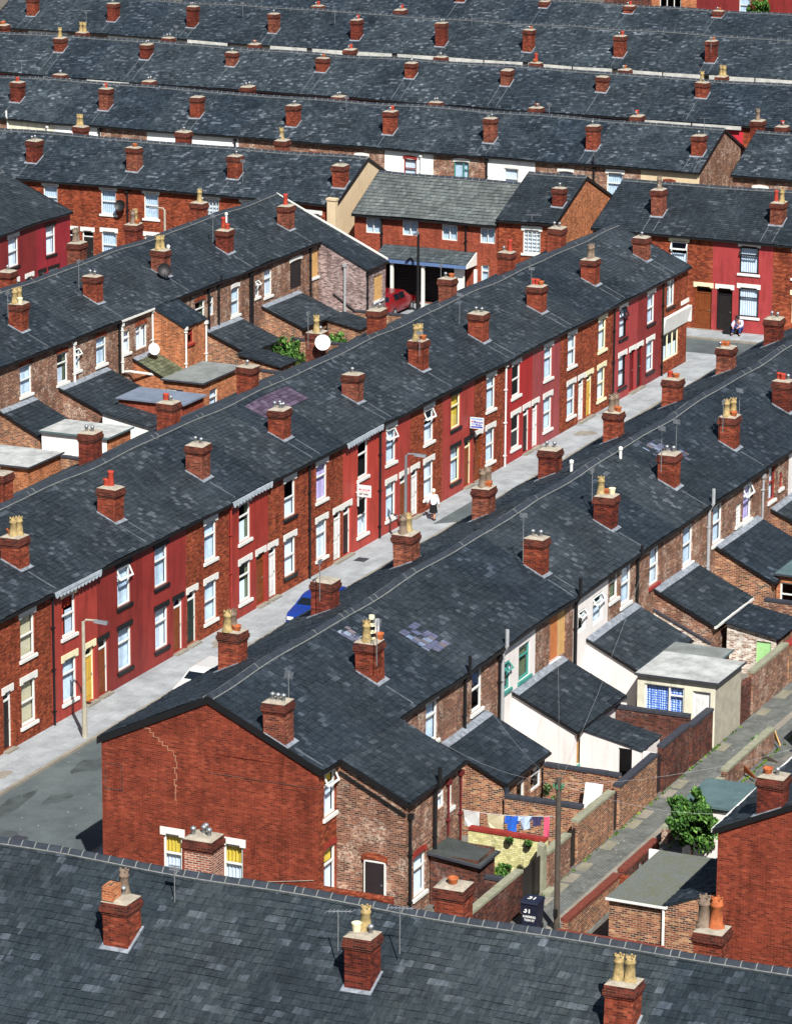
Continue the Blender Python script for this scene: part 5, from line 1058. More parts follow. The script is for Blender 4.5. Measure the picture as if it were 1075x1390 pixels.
def flat(name, label, x0, x1, y0, y1, z, front, side, roof, ops=(), sops=(), ov=.14, fascia='coping', slope=0., cat='outbuilding', rm=None):
    t = thing(name, label, cat, ((x0+x1)/2, (y0+y1)/2, 0)); m = MB(B)
    panel(m, -y1, -y0, x0, 0, z-(slope if rm == 'slate' else 0), [o[1:5] for o in ops], .1, 0)
    if rm == 'slate': m.face([(-y1, x0, z-slope), (-y0, x0, z-slope), (-y1, x0, z)])
    o = m.build('wall', M[front], t)
    zl = z-slope if rm == 'slate' else z; m = MB(); panel(m, x0, x1, y0, 0, zl, [o[1:5] for o in sops], .1); m.face([(x1, y0, 0), (x1, y1, 0), (x1, y1, z), (x1, y0, zl)]); m.face([(x0, y1, 0), (x1, y1, 0), (x1, y1, z), (x0, y1, z)]); m.build('side_wall', M[side], t)
    m = MB(); s = slope
    a, b, c, d = x0-ov, x1+ov*.5, y0-ov, y1+ov*.5
    if rm == 'slate':
        slab(m, a, b, c, z-s+.02, d, z+.06, -.04, -.005); slates(m, a, b, c, z-s+.02, d, z+.06)
    else: m.hexa([(a, c, z+.003-s), (b, c, z+.003-s), (b, d, z+.003), (a, d, z+.003)], [(a, c, z+.065-s), (b, c, z+.065-s), (b, d, z+.065), (a, d, z+.065)])
    r = m.build('roof', M[roof], t)
    if fascia and rm != 'slate':
        m = MB(); m.hexa([(a-.03, c-.03, z-.0-s), (a-.002, c-.03, z-.0-s), (a-.002, d, z-.0), (a-.03, d, z-.0)], [(a-.03, c-.03, z+.078-s), (a-.002, c-.03, z+.078-s), (a-.002, d, z+.078), (a-.03, d, z+.078)]); m.box(a-.002, b, c-.03, c-.002, z-.0-s, z+.078-s); m.build('fascia', M[fascia], r)
    for q in ops:
        if q[0] == 'w': window(t, B, x0, *q[1:5], **q[5])
        elif q[0] == 'd': door(t, B, x0, *q[1:5], **q[5])
    for q in sops:
        if q[0] == 'w': window(t, A, y0, *q[1:5], **q[5])
    return t
ua = colu(B, 874, 123.15, 1.6); ub = colu(B, 928, 123.15, 1.6); uc = colu(B, 939, 123.15, 1.2); ud = colu(B, 963, 123.15, 1.2)
flat('flat_roofed_extension', 'concrete sided flat roofed extension with blue spotted curtain', 123.15, 126.0, 42.2, 45.2, 2.42, 'creamwall', 'concrete', 'feltpale', [('w', ua, ub, 1.0, 2.1, dict(style='side', cur='dots')), ('d', uc, ud, .1, 2.05, dict(leaf='dirtywhite', fan=False))], cat='extension')
flat('flat_roofed_extension', 'low stained felt roof behind the concrete extension', 126.05, 127.5, 43.2, 45.3, 2.35, 'brick_orange', 'brick_orange', 'felt', cat='extension', fascia='feltgreen')
flat('white_shed', 'whitewashed yard shed with black doorway and sagging slate roof', 117.45, 119.3, 42.9, 45.2, 1.95, 'whitewall', 'whitewall', 'slate', [('h', -43.75, -43.25, .05, 1.5)], slope=.45, rm='slate', ov=.05, cat='shed')
m = MB(); m.box(117.5, 117.62, 42.43, 42.88, 0, 1.45); tag(m.build('yard_wall', M['whitewall']), 'short white yard wall beside the black doorway', 'wall')
flat('brick_outhouse', 'small dark brick outhouse with black felt roof', 104.2, 105.6, 43.5, 45.15, 1.75, 'brick_dark', 'brick_dark', 'feltdark', slope=.2, cat='outhouse')
flat('brick_outhouse', 'slate roofed shed with pale green door', 132.2, 134.9, 42.9, 44.9, 1.95, 'brick_flake', 'brick_old', 'slate', [('w', -43.7, -43.1, .1, 1.4, dict(style='board', cur='palegreen', fm='redtrim'))], slope=.35, rm='slate', cat='shed')
flat('brick_extension', 'orange brick extension with white half glazed door', 138.9, 141.5, 43.2, 45.15, 2.15, 'brick_orange', 'brick_orange', 'feltgreen', [('w', -45.0, -44.4, .4, 1.85, dict(style='top', cur='dark')), ('d', -44.0, -43.35, .1, 1.9, dict(leaf='dirtywhite', fan=True))], cat='extension')
# yards behind the left terrace
flat('flat_roofed_extension', 'white walled extension with pale grey flat roof', 146.7, 149.0, 79.8, 83.2, 2.4, 'whitewall2', 'brick_orange', 'feltpale', cat='extension', fascia='feltgreen')
flat('flat_roofed_extension', 'orange brick extension with pale roof at left edge', 139.9, 142.9, 80.1, 83.3, 2.55, 'brick_orange', 'brick_orange', 'feltpale', cat='extension')
flat('flat_roofed_extension', 'brick extension with blue grey flat roof', 153.8, 156.0, 79.6, 83.0, 2.5, 'brick_fm', 'brick_fm', 'feltblue', cat='extension', fascia='feltblue')
flat('flat_roofed_extension', 'brick extension with mossy grey flat roof and white window', 157.8, 162.1, 80.6, 82.7, 2.6, 'brick_orange', 'brick_orange', 'felt', [('w', -82.5, -81.6, 1.5, 2.2, dict(style='two', cur='netblue'))], [('w', 158.6, 159.5, .9, 2.1, dict(style='top', cur='netblue'))], cat='extension')
flat('white_shed', 'whitewashed shed with slate roof between flat roofs', 152.0, 154.6, 80.4, 82.9, 2.2, 'whitewall2', 'whitewall2', 'slate', slope=.45, rm='slate', cat='shed')
flat('brick_outhouse', 'brick outhouse with narrow slate roof by the green bush', 166.4, 168.2, 80.6, 82.9, 2.1, 'brick_mix', 'brick_mix', 'slate', slope=.4, rm='slate', cat='outhouse')
flat('brick_outhouse', 'dark roofed outhouse low in the left yards', 150.2, 151.8, 79.2, 80.1, 1.5, 'darkboard', 'darkboard', 'feltdark', cat='outhouse')
flat('brick_outhouse', 'small outhouse beside the pale end extension', 176.6, 178.6, 80.9, 82.7, 2.0, 'brick_mix', 'brick_mix', 'slate', slope=.35, rm='slate', cat='outhouse')
for x0, x1, h, mt, l in ((143.2, 146.4, 1.7, 'brick_mix', 'left yard wall between pale flat roofs'), (162.4, 166.2, 1.6, 'brick_orange', 'orange yard wall below the orange extension'), (168.4, 174.5, 1.6, 'brick_mix', 'yard wall behind the big white dish'), (178.9, 183.2, 1.7, 'brick_mix', 'yard wall at the far end near the red car')):
    ywall(x0, x1, 79.0, 79.22, h, mt, 'coping', l)
for x, l in ((145.5, 'first cross wall of the left yards'), (157.0, 'cross wall beside the mossy flat roof'), (165.4, 'cross wall right of the orange extension'), (172.9, 'cross wall behind the green bush'), (180.9, 'cross wall beside the pale brick extension')):
    ywall(x, x+.22, 79.25, 83.1 if x != 145.5 else 83.4, 1.6, 'brick_mix', 'coping', l)
# lower right yards
a = aZ(760, 1248, .95); b = aZ(834, 1185, .95)
ywall(a.x, b.x, 39.7, 39.92, .88, 'brick_mix', 'tilecop', 'red coped wall along the right side of the alley')
ywall(b.x+.35, b.x+3.6, 39.7, 39.92, .88, 'brick_dark', 'tilecop', 'red brick alley wall beside the mossy flat roof')
ywall(101.3, 101.52, 36.2, 39.68, .9, 'brick_front', 'tilecop', 'red cross wall behind the bottom roof ridge')
ywall(b.x-.1, b.x+.12, 38.3, 39.68, .9, 'brick_front', None, 'short red wall at the dark gap by the alley')
flat('brick_outhouse', 'patchy brick outhouse with mossy asphalt flat roof', 101.75, 106.3, 36.35, 38.1, 2.15, 'brick_mix', 'brick_mix', 'moss', cat='outhouse', fascia='dirtywhite')
t = PH[0].th; m = MB(); m.face([(101.72, 36.34, 0), (101.72, 34.42, 0), (101.72, 34.42, 3.0), (101.72, 36.34, 2.2)]); m.build('rear_extension', M['brick_mix'], t)
m = MB(); slab(m, 101.68, 106.2, 36.36, 2.2, 34.42, 3.05, -.05, .0); slates(m, 101.68, 106.2, 36.36, 2.2, 34.42, 3.05); m.build('extension_roof', M['slate'], t, uv=False)
m = MB(); m.tube([(101.66, 36.3, .2), (101.66, 36.3, 2.1)], .045, 6); m.build('drainpipe', M['white'], t)
flat('flat_roofed_extension', 'green felted flat roof shed right of the bushy tree', 110.6, 113.1, 36.6, 38.9, 2.35, 'whitewall', 'whitewall', 'feltgreen', cat='shed', fascia='feltgreen')
flat('flat_roofed_extension', 'dark felt roofed lean-to at the right edge beyond the gable chimney', 117.5, 122., 34.6, 37.4, 2.3, 'brick_front', 'brick_mix', 'feltdark', cat='shed')
m = MB(); m.box(108.5, 108.6, 38.0, 39.3, 0, 1.35); tag(m.build('white_hoarding', M['whitewall2']), 'white painted panel left of the bushy tree', 'panel')
m = MB(); 
for i in range(7): m.box(106.9, 106.94, 36.7+i*.2, 36.88+i*.2, 0, 1.2+RND.uniform(0, .05))
tag(m.build('plank_fence', M['board']), 'yellow plank fence under the bushy tree', 'fence')
for x, y, mt, l in ((107.3, 39.0, 'board', 'orange wooden post in front of white panel'), (107.35, 39.15, 'metal', 'thin grey post beside the orange post')):
    m = MB(); m.box(x, x+.06, y, y+.06, 0, 1.25); tag(m.build('fence_post', M[mt]), l, 'post')
ywall(112.8, 118.5, 40.2, 40.42, .5, 'brick_old', 'copingpale', 'low broken wall beside the alley near the junk')
ywall(118.8, 124.0, 40.2, 40.42, .7, 'brick_old', 'copingpale', 'low alley wall with pale coping right of the concrete extension')
ywall(124.2, 127.5, 39.2, 39.42, 1.3, 'brick_mix', 'coping', 'brick wall by the green box at the right edge')
ywall(115.6, 115.82, 36.5, 40.18, 1.2, 'brick_pink', None, 'pale crumbling wall beyond the green roof')
m = MB(); m.box(126.0, 127.0, 38.0, 39.0, 0, .9); m.box(125.95, 127.05, 37.95, 39.05, .905, 1.); tag(m.build('green_box', m_plain('green_plastic', S(20, 96, 52), .5)), 'green box at the right edge beside the alley', 'box')
# junk heap
for k in range(34):
    m = MB(); x = RND.uniform(112.4, 115.4); y = RND.uniform(37.6, 40.0); s = RND.uniform(.12, .4); z = RND.uniform(0, .25)
    m.hexa([(x, y, z), (x+s, y+.1, z), (x+s, y+s, z), (x-.05, y+s, z)], [(x+.05, y, z+s*.7), (x+s, y+.15, z+s*.6), (x+s-.05, y+s, z+s), (x, y+s, z+s*.8)])
    o = m.build('rubble_piece', M[RND.choice(('concrete', 'dirtywhite', 'timber', 'brick_pink', 'darkboard'))]); tag(o, 'loose rubble piece in the junk heap beside the alley', 'rubble', 'rubble in the junk heap')
for k in range(9):
    x = RND.uniform(118.5, 126); y = RND.uniform(37.4, 39.9); a = RND.uniform(0, 3.1); L = RND.uniform(.6, 1.3); m = MB(); dx, dy = math.cos(a)*L, math.sin(a)*L; z = RND.uniform(0, .2)
    m.hexa([(x, y, z), (x+dx, y+dy, z), (x+dx-.05*dy, y+dy+.05*dx, z), (x-.05*dy, y+.05*dx, z)], [(x, y, z+.05), (x+dx, y+dy, z+.3), (x+dx-.05*dy, y+dy+.05*dx, z+.3), (x-.05*dy, y+.05*dx, z+.05)])
    tag(m.build('timber_plank', M[RND.choice(('timber', 'board', 'wood'))]), 'loose timber plank in the junk yard right of the alley', 'plank', 'planks in the junk yard')
for x, y, mt, l in ((105.9, 46.6, 'darkdoor', 'black dustbin by the two storey extension'), (108.0, 44.9, 'metal', 'grey dustbin under the washing line'), (112.6, 44.7, 'darkdoor', 'dark dustbin in the shrub yard'), (119.9, 44.3, 'metal', 'grey dustbin beside the whitewashed shed'), (116.2, 43.4, 'darkdoor', 'dark dustbin in the white yard'), (103.6, 44.4, 'metal', 'grey dustbin beside the black felt outhouse')):
    m = MB(); t = thing('dustbin', l, 'dustbin', (x, y, 0)); m.lathe(x, y, [(.17, .0), (.2, .55), (.21, .56)], 12); m.build('body', M[mt], t); m = MB(); m.lathe(x, y, [(.225, .565), (.225, .6), (.12, .66), (.03, .67), (.03, .7)], 12); m.build('lid', M[mt], t)
for x0, x1, y0, y1, h, mt, l in ((103.2, 103.9, 45.3, 45.75, .45, 'wood', 'brown crate by the back extension wall'), (109.2, 109.8, 44.6, 45.0, .4, 'board', 'pale crate at the end of the washing line'), (112.0, 112.5, 42.7, 43.1, .5, 'timber', 'grey crate inside the white splashed wall'), (119.6, 120.3, 42.7, 43.1, .5, 'timber', 'grey crate inside the dark alley wall'), (116.9, 117.3, 44.4, 45.0, .6, 'wood', 'brown crate against the whitewashed shed')):
    m = MB(); 
    for i in range(4): m.box(x0, x1, y0, y0+.03, i*h/4+.01, (i+1)*h/4-.01); m.box(x0, x0+.03, y0+.031, y1, i*h/4+.01, (i+1)*h/4-.01)
    m.box(x0+.031, x1, y0+.031, y1, 0, h*.9); tag(m.build('crate', M[mt]), l, 'crate')
# ================================================================ foliage
def leaves(m, c, r, n, s=.09, flat=1.):
    for _ in range(n):
        while True:
            p = Vector((RND.uniform(-1, 1), RND.uniform(-1, 1), RND.uniform(-1, 1)))
            if .35 < p.length < 1: break
        p = Vector((c[0]+p.x*r[0], c[1]+p.y*r[1], c[2]+p.z*r[2]))
        d = Vector((RND.gauss(0, 1), RND.gauss(0, 1), RND.gauss(.4, 1))).normalized(); a = d.orthogonal().normalized(); b = d.cross(a)
        q = s*RND.choice((.45, .7, .9, 1.1, 1.5)); a *= q; b *= q*.6
        m.face([tuple(p-a), tuple(p+b), tuple(p+a+d*q*.2), tuple(p-b)])
def bush(name, label, cat, c, r, nc, nl, mat='grn', trunk=True, s=.09, sub=.42):
    t = thing(name, label, cat, (c[0], c[1], max(0, c[2]-r[2]*1.2) if not trunk else 0)); m = MB()
    for _ in range(nc):
        while True:
            p = [RND.uniform(-1, 1) for _ in range(3)]
            if sum(x*x for x in p) < 1: break
        o_ = RND.choice((.7, .85, 1.0, 1.12)); q = [c[i]+p[i]*r[i]*o_ for i in range(3)]; k = RND.choice((.45, .7, 1., 1.25))*sub*(1.15-.4*(o_ > 1))
        leaves(m, q, (r[0]*k, r[1]*k, r[2]*k*.8), nl, s)
    m.build('crown', M[mat], t, uv=False)
    if trunk:
        m = MB(); m.tube([(c[0], c[1], 0), (c[0]+.04, c[1]-.03, c[2]*.5), (c[0], c[1], c[2])], .07, 7, r2=.03)
        for k in range(5):
            an = k*1.3; m.tube([(c[0], c[1], c[2]*.6), (c[0]+r[0]*.6*math.cos(an), c[1]+r[1]*.6*math.sin(an), c[2]+r[2]*.3)], .035, 5, r2=.012)
        m.build('trunk', M['bark'], t, uv=False)
    return t
tp = aX(938, 1115, 109.6)
bush('tree', 'bushy green tree beside the green felted roof', 'tree', (tp.x, tp.y, tp.z), (.85, .88, .88), 50, 140, s=.085, sub=.3)
p = aZ(752, 1068, .9); bush('shrub', 'pale leafed shrub in the yard behind the telegraph pole', 'shrub', (p.x, p.y, .9), (.4, .45, .5), 14, 70, 'grn2', s=.06)
p = aZ(692, 1182, .45); bush('garden_plants', 'low green plants inside the cream walled yard', 'plant', (p.x, p.y, .4), (.3, .55, .25), 14, 70, trunk=False, s=.06)
p = aZ(664, 1180, .5); bush('garden_plants', 'small bright plants by the black felt outhouse', 'plant', (p.x, p.y, .45), (.25, .25, .2), 8, 50, 'grass', trunk=False, s=.05)
p = aZ(393, 484, 1.15); bush('shrub', 'big green bush in the left yards by the white dish', 'shrub', (p.x, p.y, 1.15), (.8, .85, 1.05), 42, 80, s=.1)
p = aZ(456, 470, 1.2); bush('shrub', 'green bush right of the dish chimney', 'shrub', (p.x, p.y, 1.2), (.9, .7, .6), 20, 80, s=.1)
p = aZ(372, 505, .9); bush('garden_plants', 'dark green plants by the narrow outhouse', 'plant', (p.x, p.y, .7), (.5, .4, .5), 10, 60, trunk=False, s=.09)
p = aZ(675, 375, .0); bush('garden_plants', 'green plants on the carport forecourt', 'plant', (190.4, 79.6, .5), (.5, .6, .45), 12, 60, 'grn2', trunk=False, s=.09)
p = aZ(1030, 1010, .3); bush('garden_plants', 'straggling weeds beside the low alley wall', 'plant', (p.x, p.y, .35), (.7, .3, .35), 10, 40, 'grn2', trunk=False, s=.07)
p = aX(1005, 12, 296.2); bush('hedge', 'dark green hedge at the top right edge', 'hedge', (296.2, aX(1031, 8, 296.2).y, 3.6), (.5, 1.1, 1.5), 22, 60, trunk=False, s=.16)
for px, py, w in ((691, 1141, 'left'), (717, 1146, 'right')):
    p = aX(px, py, 107.17); t = thing('hanging_basket', f'{w} hanging basket on the cream painted wall', 'basket', tuple(p)); m = MB(); leaves(m, (p.x, p.y, p.z+.04), (.11, .15, .1), 130, .04); m.build('plants', M['grn'], t, uv=False)
    m = MB(); m.lathe(p.x, p.y, [(.03, p.z-.16), (.1, p.z-.08), (.13, p.z-.01)], 9); m.build('basket', M['black'], t)
m = MB()
for _ in range(240):
    x = RND.uniform(104, 126); leaves(m, (x, RND.choice((42.1, 39.98, 40.0)), .02), (.12, .05, .05), 6, .05)
o = m.build('weeds', M['grass'], uv=False); o['kind'] = 'stuff'
# ================================================================ washing line
LX = 108.75; lp = aX(620, 1098, LX); rp = aX(752, 1108, LX)
def lz(y): t = (y-lp.y)/(rp.y-lp.y); return lp.z+(rp.z-lp.z)*t-.1*math.sin(math.pi*min(max(t, 0), 1))
m = MB(); m.tube([(LX, lp.y+(rp.y-lp.y)*i/10, lz(lp.y+(rp.y-lp.y)*i/10)) for i in range(11)], .01, 5); tag(m.build('washing_line', M['dirtywhite']), 'washing line strung across the yard behind the red coping', 'line')
def garment(name, label, x0, x1, y0, y1, mat, outline, cat='laundry'):
    "outline: fractions (across, down); hung cloth with folds"
    a = aX(x0, y0, LX).y; b = aX(x1, y0, LX).y; h = (y1-y0)/43.; m = MB(); th = .012
    pts = []
    for (s, t) in outline:
        y = a+(b-a)*s; x = LX+.05*math.sin(s*9+x0)*t+.02*math.sin(s*23); pts.append((x, y, lz(min(max(y, rp.y), lp.y))-h*t))
    m.hexa(pts, [(p[0]+th, p[1], p[2]) for p in pts])
    n = len(m.f); o = m.build(name, M[mat] if isinstance(mat, str) else mat); return tag(o, label, cat, 'washing on the line')
SQ = [(0, 0), (.25, .04), (.5, .05), (.75, .04), (1, 0), (.97, .5), (1.02, 1), (.7, .96), (.4, 1.02), (.02, .97), (.03, .5)]
SHIRT = [(.0, .0), (.3, .03), (.5, .06), (.7, .03), (1, 0), (1.08, .35), (.86, .4), (.84, .7), (.86, 1), (.5, 1.03), (.14, 1), (.16, .7), (.14, .4), (-.08, .35)]
garment('pillow_case', 'white pillow case, leftmost on the washing line', 629, 651, 1104, 1128, 'dirtywhite', SQ)
garment('sheet', 'cream white sheet second on the washing line', 661, 684, 1105, 1132, 'blind', SQ)
garment('shirt', 'bright blue shirt hanging on the washing line', 686, 703, 1101, 1133, m_plain('blue_cloth', S(40, 96, 196), .9), SHIRT)
garment('shirt', 'white and blue shirt right of the bright blue one', 704, 721, 1102, 1121, m_plain('pale_blue_cloth', S(178, 196, 220), .9), SHIRT)
garment('shirt', 'dark navy vest on the washing line beside the pink cloth', 721, 736, 1105, 1119, m_plain('navy_cloth', S(60, 56, 92), .9), SHIRT)
garment('towel', 'pink towel, rightmost on the washing line', 738, 746, 1106, 1138, m_plain('pink_cloth', S(226, 92, 124), .9), SQ)
p = aX(800, 1086, 113.2); m = MB(); m.hexa([(113.1, p.y-.3, .0), (113.14, p.y-.3, .0), (113.14, p.y+.3, .0), (113.1, p.y+.3, .0)], [(113.5, p.y-.36, 1.5), (113.54, p.y-.36, 1.5), (113.54, p.y+.28, 1.5), (113.5, p.y+.28, 1.5)]); tag(m.build('white_board', M['dirtywhite']), 'white board leaning on a yard wall', 'board')
# ================================================================ wheelie bin with its painted number
def text(parent, s, loc, size, mat, rot, name='lettering'):
    c = bpy.data.curves.new(name, 'FONT'); c.body = s; c.size = size; c.extrude = .002; c.offset = .006*size/.2; c.align_x = 'CENTER'; c.align_y = 'CENTER'
    o = bpy.data.objects.new(name, c); COL.objects.link(o); c.materials.append(M[mat]); o.rotation_euler = rot
    o0 = Vector((0, 0, 0)); q = parent
    while q is not None: o0 = o0+Vector(q.location); q = q.parent
    me = bpy.data.meshes.new_from_object(o.evaluated_get(bpy.context.evaluated_depsgraph_get())); bpy.data.objects.remove(o); o = bpy.data.objects.new(name, me); COL.objects.link(o); o.rotation_euler = rot
    o.parent = parent; o.location = Vector(loc)-o0; return o
FACEX = (math.radians(90), 0, math.radians(-90)); FACEY = (math.radians(90), 0, 0)
b = aY(733, 1248, 41.55); bx, by = 103.55, 41.35
t = thing('wheelie_bin', 'dark blue wheelie bin painted with 31 at the alley gate', 'bin', (bx, by, 0)); m = MB()
m.hexa([(bx-.22, by-.24, .08), (bx+.24, by-.24, .08), (bx+.24, by+.24, .08), (bx-.22, by+.24, .08)], [(bx-.3, by-.29, .95), (bx+.3, by-.29, .95), (bx+.3, by+.29, .95), (bx-.3, by+.29, .95)])
navy = m_plain('navy_plastic', S(26, 30, 48), .45); m.build('body', navy, t)
m = MB(); m.hexa([(bx-.34, by-.31, .955), (bx+.34, by-.31, .955), (bx+.34, by+.31, .955), (bx-.34, by+.31, .955)], [(bx-.3, by-.28, 1.03), (bx+.3, by-.28, 1.05), (bx+.3, by+.28, 1.05), (bx-.3, by+.28, 1.03)]); l = m.build('lid', navy, t)
for s in (-1, 1):
    m = MB(); m.tube([(bx+.24, by+s*.2, .09), (bx+.24, by+s*.26, .09)], .09, 12); m.build('wheel', M['black'], t)
rx = (math.radians(90)-.1, 0, math.radians(-90))
text(t, '31', (bx-.285, by+.06, .72), .26, 'dirtywhite', rx); text(t, 'HARRING', (bx-.268, by, .5), .1, 'dirtywhite', rx); text(t, 'TON ST', (bx-.255, by, .38), .1, 'dirtywhite', rx)
text(t, '31', (bx-.02, by, 1.048), .3, 'dirtywhite', (0, 0, math.radians(-90)))
# ================================================================ poles and lamps
pb = (103.75, 40.6); zt = aX(757, 1056, pb[0]).z
t = thing('telegraph_pole', 'tall dark timber telegraph pole standing in the alley', 'pole', (pb[0], pb[1], 0)); m = MB(); m.tube([(pb[0], pb[1], 0), (pb[0], pb[1], zt*.5), (pb[0], pb[1], zt)], .1, 10, r2=.08); m.build('shaft', M['timber'], t)
m = MB()
for k in range(6):
    an = k*1.05; m.tube([(pb[0]+.1*math.cos(an), pb[1]+.1*math.sin(an), zt-.35), (pb[0]+.16*math.cos(an), pb[1]+.16*math.sin(an), zt-.3), (pb[0]+.16*math.cos(an), pb[1]+.16*math.sin(an), zt-.18)], .03, 6)
m.build('insulator', m_plain('green_glass_insulator', S(70, 120, 90), .3), t)
m = MB(); m.box(pb[0]-.17, pb[0]-.08, pb[1]-.06, pb[1]+.06, .5, .75); m.build('junction_box', M['black'], t)
for ex, ey, ez in ((108., 47.5, 4.6), (113., 47.5, 4.7), (121., 47.5, 4.7), (130., 47.5, 4.7), (104.5, 34.4, 4.6), (112, 34.4, 4.8)):
    m = MB(); m.tube([(pb[0]+(ex-pb[0])*i/10, pb[1]+(ey-pb[1])*i/10, zt-.2+(ez-zt+.2)*i/10-.35*math.sin(math.pi*i/10)) for i in range(11)], .004, 4); m.build('wire', M['pipegrey'], t)
def lamp(label, x, y, h, arm, mat='concrete', r=.075):
    t = thing('street_lamp', label, 'street lamp', (x, y, .1)); m = MB(); m.tube([(x, y, .1), (x, y, 1.2)], r*1.35, 9); m.tube([(x, y, 1.2), (x, y, h)], r, 9, r2=r*.8); m.build('post', M[mat], t)
    m = MB(); m.tube([(x, y, h-.05), (x+arm[0]*.2, y+arm[1]*.2, h+.08), (x+arm[0], y+arm[1], h+.1)], .04, 7); m.build('arm', M[mat], t)
    e = (x+arm[0], y+arm[1]); d = Vector((arm[0], arm[1], 0)).normalized(); n = Vector((-d.y, d.x, 0))
    P = lambda a, b, z: (e[0]+d.x*a+n.x*b, e[1]+d.y*a+n.y*b, z)
    m = MB(); m.hexa([P(-.12, -.07, h+.02), P(.4, -.1, h+.0), P(.4, .1, h+.0), P(-.12, .07, h+.02)], [P(-.12, -.05, h+.13), P(.4, -.06, h+.12), P(.4, .06, h+.12), P(-.12, .05, h+.13)]); m.build('lantern', M['metal'], t)
    return t
p = aZ(116, 1001, .1); lamp('concrete street lamp with short arm nearest the left edge', p.x, 63.25, aX(116, 845, p.x).z, (.05, -.55))
x2 = colu(A, 550.5, 63.25, 2.6); lamp('grey street lamp beside the woman in white', x2, 63.25, aX(551, 619, x2).z, (.05, -.5), 'metal')
x3 = 188.6; yl3 = aX(224, 295, x3).y; lamp('small street lamp before the red brick terrace', x3, yl3, aX(224, 285, x3).z, (0, .55), 'concrete')
p = aZ(567, 424, 0); lamp('dark lamp post in front of the carport', p.x, p.y, aX(567, 318, p.x).z, (-.15, 0), 'black', .085)
for x, y, l in ((104.0, 60.2, 'iron manhole cover in the road at the lower left'), (140.5, 64.2, 'iron cover in the pavement below the violet curtain'), (186.2, 60.5, 'iron manhole cover in the cross street')):
    z = .1065 if y > 63 else .0085; m = MB(); m.box(x-.3, x+.3, y-.25, y+.25, z-.002, z+.006)
    for k in range(5): m.box(x-.26, x+.26, y-.2+k*.09, y-.17+k*.09, z+.006, z+.012)
    tag(m.build('manhole_cover', M['coping']), l, 'manhole cover')
# ================================================================ agent boards
p = aX(493, 667, 144.6); x1 = colu(A, 482, 64.85, 2.7)
def board(label, px, py, w, h, draw, post=True):
    Yb = 64.6; c = aY(px, py, Yb); t = thing('agent_board', label, 'sign', (c.x, Yb, c.z)); m = MB(B); 
    # boards hang out square to the wall, facing down the street
    uu = -(c.y); m.box(uu-w/2, uu+w/2, c.x, c.x+.03, c.z-h/2, c.z+h/2); m.build('panel', M['dirtywhite'], t)
    m = MB(); m.box(c.x+.032, c.x+.075, c.y+w/2-.06, c.y+w/2+.0, c.z-h/2-.45, c.z+h/2+.05); m.tube([(c.x+.05, c.y+w/2-.03, c.z-.1), (c.x+.05, 64.99, c.z-.1)], .03, 5); m.build('bracket', M['white' if post else 'black'], t)
    draw(t, c); return t
M['signred'] = m_plain('sign_red', S(196, 40, 60), .6); M['signblue'] = m_plain('sign_blue', S(40, 70, 170), .6); M['signsky'] = m_plain('sign_sky_blue', S(70, 150, 214), .6)
def bar(t, c, a, b, z0, z1, mat): m = MB(B); m.box(-c.y+a, -c.y+b, c.x-.004, c.x-.001, c.z+z0, c.z+z1); m.build('printed_band', M[mat], t)
def d1(t, c):
    for a, w in ((-.24, .1), (-.09, .03), (-.02, .06), (.08, .04), (.17, .09)): bar(t, c, a, a+w, .03, .09, 'signred')
    for a in (-.12, -.04, .05, .13): bar(t, c, a, a+.03, -.04, .0, 'signred')
    text(t, '257 2441', (c.x-.004, c.y, c.z-.13), .12, 'black', FACEX)
def d2(t, c):
    bar(t, c, -.29, .29, .16, .21, 'signsky'); bar(t, c, -.29, .29, -.22, -.15, 'signblue')
    text(t, 'FOR SALE', (c.x-.006, c.y, c.z+.185), .05, 'dirtywhite', FACEX); text(t, 'Edward', (c.x-.004, c.y-.1, c.z+.06), .13, 'signblue', FACEX); text(t, 'Mellor', (c.x-.004, c.y-.1, c.z-.06), .13, 'signblue', FACEX)
    bar(t, c, -.26, -.19, .02, .09, 'signred'); bar(t, c, -.16, -.1, .02, .11, 'signblue'); bar(t, c, -.26, -.1, -.08, -.03, 'signsky')
board('white and red agent board on the tomato red house', 494, 667, .66, .52, d1); board('blue and white agent board above a brown door', 647, 575, .68, .52, d2, False)
